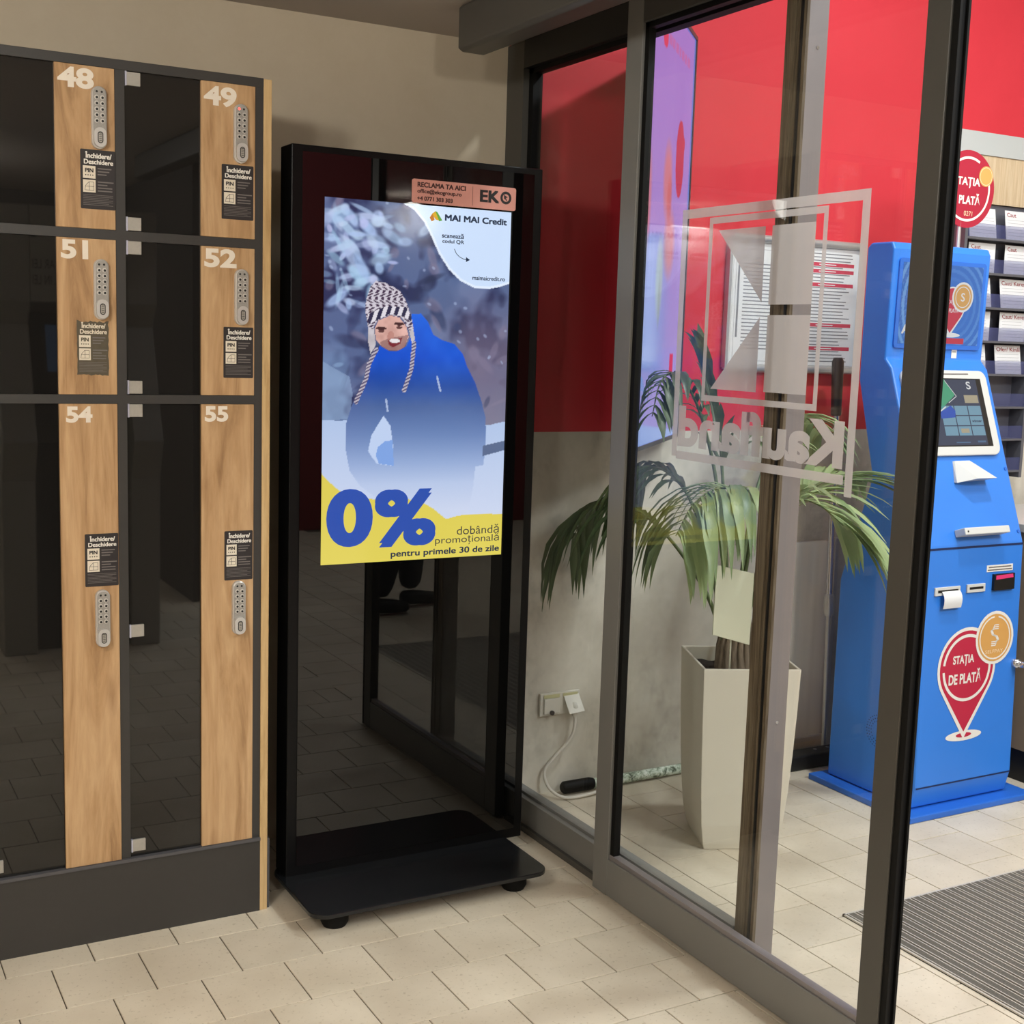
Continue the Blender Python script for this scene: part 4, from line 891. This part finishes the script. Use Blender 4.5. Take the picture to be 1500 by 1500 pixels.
mb = MB(); hh = hd; hh.rect(mb, 3.425, 0.006, 3.45, 0.036, 0.001, 'print_white'); hh.rect(mb, 3.428, 0.026, 3.447, 0.029, 0.0013, 'print_grey'); mb.build('small_label', pt)
# map pin sticker and coin sticker
def pin(k, fr, cx, cb, R, tip, h, cols, txt=True):
    red, white = cols
    def drop(g):
        r_ = R+g; a = math.acos(min(1, r_/(cb-tip+g*2.2))); P = []
        for i in range(33):
            t = -math.pi/2+a+(2*math.pi-2*a)*i/32; P.append((cx+r_*math.cos(t), cb+r_*math.sin(t)*1.0))
        return P+[(cx, tip-g*2.2)]
    fr.poly(k, drop(0.011*R/0.125), h, white); fr.poly(k, drop(0.0), h+0.0003, red)
mb = MB(); low.poly(mb, low.ell(3.336, 0.150, 0.084, 0.017), 0.0008, 'print_white'); low.poly(mb, low.ell(3.336, 0.152, 0.036, 0.008), 0.0011, 'pin_red')
pin(mb, low, 3.334, 0.378, 0.124, 0.163, 0.0013, ('pin_red', 'print_white'))
low.arc(mb, 3.334, 0.378, 0.107, 0.010, math.radians(50), math.radians(172), 0.002, 'print_white'); low.arc(mb, 3.334, 0.378, 0.107, 0.010, math.radians(184), math.radians(372), 0.002, 'print_white')
low.text(mb, 'STAȚIA', 3.268, 0.385, 3.366, 0.423, 0.002, 'print_white', 0.032); low.text(mb, 'DE PLATĂ', 3.252, 0.326, 3.402, 0.372, 0.002, 'print_white', 0.032)
tag(mb.build('pin_sticker', pt), 'red map pin sticker reading STAȚIA DE PLATĂ')
mb = MB(); CA, CB = 3.458, 0.468
low.poly(mb, low.ell(CA, CB, 0.090), 0.0024, 'print_white'); low.poly(mb, low.ell(CA, CB, 0.080), 0.0027, 'coin_gold')
low.arc(mb, CA, CB, 0.071, 0.005, math.radians(95), math.radians(440), 0.003, 'print_white')
for dx in (-0.0065, 0.0, 0.0065):
    low.line(mb, [(CA+0.016, CB+0.036+dx), (CA-0.004, CB+0.036+dx), (CA-0.017+dx*.6, CB+0.024), (CA-0.010+dx*.6, CB+0.010), (CA+0.008+dx*.6, CB+0.004), (CA+0.015+dx*.6, CB-0.008), (CA+0.004, CB-0.020+dx), (CA-0.016, CB-0.020+dx)], 0.0035, 0.003, 'print_white')
low.text(mb, 'SELFPAY', CA-0.042, CB-0.052, CA+0.042, CB-0.040, 0.003, 'coin_light', 0.0)
tag(mb.build('coin_sticker', pt), 'round gold coin sticker')
mb = MB(); c0 = low.at(3.563, 0.372, 0.0); mb.tube([c0, c0+low.n*0.02, c0+low.n*0.02, c0+low.n*0.045], [0.015, 0.015, 0.011, 0.011], 'chrome', 14); mb.build('barrel_lock', pt)
# side vent: ring of small perforations on the left cheek
sd = Fr((TX0, 0, 0), (0, -1, 0), (0, 0, 1)); mb = MB()
for rr, n in ((0.055, 34), (0.045, 28), (0.035, 20)):
    for i in range(n):
        t = 2*math.pi*i/n; sd.poly(mb, sd.ell(-3.02+rr*math.cos(t), 0.24+rr*math.sin(t), 0.0022, n=6), 0.0006, 'groove_dark')
o = mb.build('speaker_holes', pt)
# head display
mb = MB(); hd.slab(mb, rrect(3.150, 0.035, 3.552, 0.325, 0.012, 4), 0.0, 0.006, 'blue_edge'); ds = mb.build('display', pt)
mb = MB(); D0, E0, D1, E1 = 3.165, 0.050, 3.538, 0.312
def disp(u, v):
    r_ = np.hypot((u-0.62)*1.42, v-0.5); c = np.zeros(u.shape+(3,))+np.array([44, 104, 186.]); w = (np.sin(r_*62) > 0.2)*np.clip(r_*1.4-0.35, 0, .8); c = c*(1-w[..., None])+np.array([112, 164, 220.])*w[..., None]
    d = ((np.sin(u*110)*np.sin(v*78) > 0.55) & (u < 0.3))*0.35; c = c*(1-d[..., None])+np.array([110, 160, 220.])*d[..., None]
    return c
dsp = sheet('display_face', hd, D0, E0, D1, E1, 120, 84, disp, 'screen_paint', ds, 0.0066)
pin(mb, hd, 3.400, 0.180, 0.058, 0.090, 0.0070, ('disp_red', 'disp_white')); hd.poly(mb, hd.ell(3.400, 0.083, 0.05, 0.008), 0.0069, 'disp_white')
mb.build('pin_print', ds); mb = MB()
hd.poly(mb, hd.ell(3.448, 0.210, 0.050), 0.0078, 'disp_white'); hd.poly(mb, hd.ell(3.448, 0.210, 0.043), 0.0081, 'disp_gold'); hd.arc(mb, 3.448, 0.210, 0.034, 0.003, 0, 2*math.pi, 0.0084, 'disp_white'); hd.text(mb, 'S', 3.439, 0.196, 3.457, 0.224, 0.0084, 'disp_white', 0.01); mb.build('coin_print', ds); mb = MB()
hd.text(mb, 'STAȚIA', 3.372, 0.182, 3.424, 0.200, 0.0076, 'disp_white', 0.015); hd.text(mb, 'DE PLATĂ', 3.366, 0.158, 3.432, 0.176, 0.0076, 'disp_white', 0.015)
mb.build('pin_lettering', ds); mb = MB(); hd.text(mb, 'AICI', 3.178, 0.082, 3.262, 0.112, 0.0072, 'disp_white', 0, 0.07); mb.build('lettering', ds); mb = MB(); hd.rect(mb, 3.375, 0.054, 3.47, 0.073, 0.0072, 'disp_red'); mb.build('button_print', ds)
# round sign on top
rsf = Fr((0, 3.150, 0), (1, 0, 0), (0, 0, 1)); SC, SZ = 3.492, 2.048
mb = MB(); rsf.slab(mb, rsf.ell(SC, SZ, 0.128, n=48), -0.004, 0.0, 'sign_red', True); rsf.arc(mb, SC, SZ, 0.103, 0.008, math.radians(62), math.radians(170), 0.0004, 'print_white'); rsf.arc(mb, SC, SZ, 0.103, 0.008, math.radians(190), math.radians(372), 0.0004, 'print_white')
rsf.text(mb, 'STAȚIA', SC-0.068, SZ+0.004, SC+0.058, SZ+0.040, 0.0004, 'print_white', 0.032); rsf.text(mb, 'DE PLATĂ', SC-0.090, SZ-0.050, SC+0.062, SZ-0.012, 0.0004, 'print_white', 0.032); rsf.text(mb, '0271', SC-0.010, SZ-0.088, SC+0.030, SZ-0.072, 0.0004, 'coin_light')
rsf.poly(mb, rsf.ell(SC+0.083, SZ+0.048, 0.034), 0.0008, 'coin_gold'); rsf.arc(mb, SC+0.083, SZ+0.048, 0.029, 0.002, 0, 2*math.pi, 0.0011, 'coin_light')
rs = mb.build('round_sign', pt); rs['label'] = 'round crimson sign reading STAȚIA DE PLATĂ'
mb = MB(); mb.tube([(SC-0.02, 3.156, 1.845), (SC-0.02, 3.158, 2.05)], 0.007, 'alu', 8); mb.build('sign_stem', pt)
under(pt)

# ------------------------------------------------------------------ classified cards rack
rk = thing('card_rack', (4.03, 3.5, 1.0), 'grey classified ads rack with oak header on the entrance wall', 'rack')
mb = MB(); mb.box(3.800, 4.90, 3.495, 3.538, 2.240, 2.322, 'band_grey'); mb.build('header_band', rk)
mb = MB(); mb.box(3.800, 4.90, 3.500, 3.538, 2.064, 2.239, 'oak_pale'); mb.build('header_board', rk)
mb = MB(); mb.box(3.828, 4.235, 3.510, 3.538, 1.02, 2.062, 'rack_dark'); mb.build('back_panel', rk)
for x0 in (3.818, 4.219):
    mb = MB(); mb.box(x0, x0+0.015, 3.440, 3.538, 1.02, 2.062, 'rack_grey'); mb.build('side_rail', rk)
RZ = [1.931, 1.803, 1.675, 1.549, 1.424, 1.299, 1.174, 1.050]
for i, z in enumerate(RZ):
    mb = MB(); mb.box(3.833, 4.219, 3.440, 3.510, z-0.008, z, 'rack_grey'); mb.box(3.833, 4.219, 3.440, 3.4425, z, z+0.050, 'rack_lilac'); mb.build('card_shelf', rk)
under(rk)
ROWN = ['top', 'second', 'third', 'fourth', 'fifth']
for r_, z in enumerate(RZ[:5]):
    for c_, x0 in enumerate((3.850, 4.048)):
        k = MB(); lean = 0.018*(r_ % 2)+0.006; f = Fr((0, 3.447, z+0.0005), (1, 0, 0), (0, 0.20, 1)); w_ = 0.145
        f.slab(k, [(x0, 0), (x0+w_, 0), (x0+w_+lean, 0.112), (x0+lean, 0.112)], -0.0005, 0.0, 'paper')
        t_ = {(0, 1): 'Caut', (1, 0): 'Caut', (1, 1): 'Caut', (2, 1): 'Caut/ Keres', (3, 1): 'Caut/ Keres', (4, 1): 'Ofer/ Kínál'}.get((r_, c_))
        if t_: f.text(k, t_, x0+lean+0.010, 0.088, x0+lean+0.010+0.0115*len(t_)+0.004, 0.104, 0.0004, 'paper_text_red', 0.01)
        for i in range(6): f.rect(k, x0+lean*0.8+0.010, 0.076-i*0.012, x0+w_-0.006, 0.0768-i*0.012, 0.0004, 'paper_line')
        tag(k.build('notice_card'), 'white card %sin %s row of grey rack, %s' % (('reading '+t_+' ') if t_ else '', ROWN[r_], 'behind terminal' if c_ == 0 else 'by outer rail'), 'card', 'notice cards in the grey rack')
ct = thing('counter', (4.2, 3.0, 0), 'brown fronted counter with pale top beside the payment terminal', 'counter')
mb = MB(); mb.box(3.745, 4.75, 2.45, 3.42, 0.115, 0.885, 'counter_front'); mb.build('body', ct)
mb = MB(); mb.box(3.755, 4.74, 2.46, 3.42, 0.0, 0.115, 'black'); mb.build('plinth', ct)
mb = MB(); mb.box(3.735, 4.76, 2.44, 3.43, 0.885, 0.915, 'counter_top', bev=0.003); mb.build('counter_top', ct)
under(ct)

# ------------------------------------------------------------------ entrance mat
mt_ = thing('entrance_mat', (3.4, 1.5, 0), 'grey ribbed entrance mat with aluminium rails let into the tiles', 'mat')
mb = MB(); mb.box(MATX0, MATX1, MATY0, MATY1, -0.002, 0.0025, 'black'); mb.box(MATX0, MATX0+0.006, MATY0, MATY1, 0.0025, 0.006, 'mat_rail'); mb.box(MATX0, MATX1, MATY1-0.006, MATY1, 0.0025, 0.006, 'mat_rail'); mb.build('frame', mt_)
mb = MB(); p_ = 0.034
mb.box(0.006, 0.026, MATY0+0.01, MATY1-0.008, 0.0025, 0.0065, 'mat_fibre'); mb.box(0.003, 0.006, MATY0+0.01, MATY1-0.008, 0.0025, 0.0075, 'mat_rail'); mb.box(0.026, 0.029, MATY0+0.01, MATY1-0.008, 0.0025, 0.0075, 'mat_rail')
s0 = mb.build('slat', mt_)
nsl = int((MATX1-MATX0-0.012)/p_)
for i in range(nsl):
    o = s0 if i == 0 else s0.copy()
    if i: COL.objects.link(o); o.parent = mt_
    o.location = (MATX0+0.006+i*p_, 0, 0)
under(mt_)

# ------------------------------------------------------------------ cash machine opposite the lockers (seen mirrored in their glass)
cm = thing('cash_machine', (1.15, -0.2, 0), 'grey cash machine standing opposite the lockers, mirrored in their glass', 'cash machine')
mb = MB(); mb.box(0.80, 1.50, -0.60, -0.10, 0.0, 2.02, 'atm_grey'); mb.build('body', cm, bevel=0.01)
CK = [(-0.10, 0.0), (0.13, 0.0), (0.15, 0.80), (0.22, 0.98), (0.16, 1.12), (0.02, 1.50), (0.10, 1.60), (0.10, 2.02), (-0.10, 2.02)]
for x0, x1 in ((0.80, 0.945), (1.365, 1.50)):
    mb = MB(); mb.prism(CK, 0, x0, x1, 'atm_grey'); mb.build('cheek', cm, bevel=0.006)
mb = MB(); mb.box(0.945, 1.365, -0.10, 0.05, 0.0, 0.95, 'atm_dark'); mb.build('lower_door', cm, bevel=0.004)
mb = MB(); mb.box(0.945, 1.365, -0.10, 0.095, 1.60, 2.02, 'atm_grey'); fb = Fr((0, 0.095, 0), (-1, 0, 0), (0, 0, 1))
fb.text(mb, 'ERAR LEI', -1.085, 1.745, -0.955, 1.785, 0.001, 'black'); fb.text(mb, 'AL IN LEI', -1.085, 1.675, -0.955, 1.715, 0.001, 'black'); fb.poly(mb, fb.ell(-0.96, 1.90, 0.022), 0.001, 'black'); mb.build('fascia', cm)
mb = MB(); mb.prism([(-0.10, 1.55), (-0.06, 1.55), (0.08, 1.05), (0.05, 0.96), (-0.10, 0.96)], 0, 0.945, 1.365, 'atm_dark'); mb.build('console', cm)
mb = MB(); fc = Fr((1.155, -0.058, 1.545), (-1, 0, 0), (0, -0.14, 0.50)); fc.rect(mb, -0.13, -0.27, 0.13, -0.05, 0.002, 'ui_mid'); mb.build('screen', cm)
under(cm)

# ------------------------------------------------------------------ passer-by on the entrance side (mirrored in the totem glass)
def skin(name, mat, verts, edges, parent=None, root=0, sub=2):
    me = bpy.data.meshes.new(name); me.from_pydata([v[:3] for v in verts], edges, [])
    o = bpy.data.objects.new(name, me); COL.objects.link(o)
    md = o.modifiers.new('skin', 'SKIN'); md.use_smooth_shade = True
    ly = me.skin_vertices[0] if me.skin_vertices else None
    if ly is None:
        bm = bmesh.new(); bm.from_mesh(me); bm.verts.layers.skin.verify(); bm.to_mesh(me); bm.free(); ly = me.skin_vertices[0]
    for i, v in enumerate(verts):
        ly.data[i].radius = (v[3], v[4] if len(v) > 4 else v[3]); ly.data[i].use_root = (i == root)
    sb_ = o.modifiers.new('sub', 'SUBSURF'); sb_.levels = sub; sb_.render_levels = sub
    bpy.context.view_layer.update()
    m2 = bpy.data.meshes.new_from_object(o.evaluated_get(bpy.context.evaluated_depsgraph_get())); bpy.data.objects.remove(o)
    m2.materials.clear(); m2.materials.append(M[mat])
    for p in m2.polygons: p.use_smooth = True
    o2 = bpy.data.objects.new(name, m2); COL.objects.link(o2); o2.parent = parent; return o2
plain('trousers', srgb(34, 34, 40), 0.85, vary=0.1); plain('jacket_dark', srgb(44, 46, 52), 0.8, vary=0.1); plain('skin_tone', srgb(206, 164, 140), 0.5); plain('hair_dark', srgb(46, 36, 30), 0.6); plain('shoe_black', srgb(20, 20, 22), 0.5)
ps = thing('person', (2.95, -0.1, 0), 'person in dark jacket and trousers walking by, mirrored in the totem glass', 'person')
# faces +x; left foot ahead (y higher is the person's left side)
body = skin('body', 'skin_tone', [(2.93, -0.10, 0.98, .12, .10), (2.93, -0.10, 1.18, .11, .09), (2.93, -0.10, 1.40, .14, .10), (2.935, -0.10, 1.50, .055), (2.945, -0.10, 1.56, .05), (2.955, -0.10, 1.64, .080, .072), (2.955, -0.10, 1.72, .078, .072),
  (2.93, 0.09, 1.40, .05), (2.90, 0.12, 1.13, .04), (2.98, 0.12, 0.90, .032), (2.99, 0.12, 0.86, .026, .04), (3.00, 0.118, 0.80, .014, .036),
  (2.93, -0.29, 1.40, .05), (2.96, -0.32, 1.13, .04), (3.05, -0.32, 0.91, .032), (3.06, -0.32, 0.87, .026, .04), (3.07, -0.318, 0.81, .014, .036),
  (2.93, -0.02, 0.92, .075), (2.83, -0.02, 0.52, .055), (2.70, -0.02, 0.12, .042), (2.93, -0.18, 0.92, .075), (3.00, -0.18, 0.52, .055), (2.97, -0.18, 0.12, .042)],
  [(0, 1), (1, 2), (2, 3), (3, 4), (4, 5), (5, 6), (2, 7), (7, 8), (8, 9), (9, 10), (10, 11), (2, 12), (12, 13), (13, 14), (14, 15), (15, 16), (0, 17), (17, 18), (18, 19), (0, 20), (20, 21), (21, 22)], ps)
skin('jacket', 'jacket_dark', [(2.93, -0.10, 0.90, .155, .13), (2.93, -0.10, 1.10, .15, .12), (2.93, -0.10, 1.30, .165, .125), (2.93, -0.10, 1.42, .13, .11), (2.935, -0.10, 1.49, .072),
  (2.93, 0.09, 1.40, .078), (2.90, 0.13, 1.13, .064), (2.975, 0.125, 0.92, .046), (2.93, -0.29, 1.40, .078), (2.96, -0.33, 1.13, .064), (3.045, -0.325, 0.93, .046)],
  [(0, 1), (1, 2), (2, 3), (3, 4), (3, 5), (5, 6), (6, 7), (3, 8), (8, 9), (9, 10)], ps)
skin('trousers', 'trousers', [(2.93, -0.10, 0.96, .14, .115), (2.93, -0.015, 0.86, .105), (2.83, -0.02, 0.50, .08), (2.71, -0.02, 0.09, .068), (2.93, -0.185, 0.86, .105), (3.00, -0.18, 0.50, .08), (2.97, -0.18, 0.09, .068)],
  [(0, 1), (1, 2), (2, 3), (0, 4), (4, 5), (5, 6)], ps)
for x, y, z in ((2.70, -0.02, 0.0), (2.965, -0.18, 0.0)):
    skin('shoe', 'shoe_black', [(x-0.05, y, z+0.052, .045, .042), (x+0.04, y, z+0.052, .046, .046), (x+0.12, y, z+0.044, .046, .040), (x+0.20, y, z+0.038, .040, .030)], [(0, 1), (1, 2), (2, 3)], ps)
hair = skin('hair', 'hair_dark', [(2.930, -0.10, 1.66, .075), (2.935, -0.10, 1.72, .088), (2.950, -0.10, 1.755, .078)], [(0, 1), (1, 2)], ps)
for s_, nm in ((-1, 'ear'), (1, 'ear')): skin(nm, 'skin_tone', [(2.95, -0.10+s_*0.078, 1.635, .010, .016), (2.95, -0.10+s_*0.086, 1.665, .010, .018)], [(0, 1)], ps, sub=1)
mb = MB(); mb.tube([(3.028, -0.10, 1.685), (3.050, -0.10, 1.645), (3.030, -0.10, 1.635)], [0.008, 0.014, 0.010], 'skin_tone', 8)
mb.build('nose', ps)
for s_ in (-1, 1): mb = MB(); mb.tube([(3.024, -0.10+s_*0.030, 1.685), (3.034, -0.10+s_*0.029, 1.685)], 0.010, 'black', 8); mb.build('eye', ps)
mb = MB(); mb.tube([(3.026, -0.125, 1.605), (3.036, -0.10, 1.602), (3.026, -0.075, 1.605)], 0.006, 'plaque', 6); mb.build('mouth', ps)
under(ps)
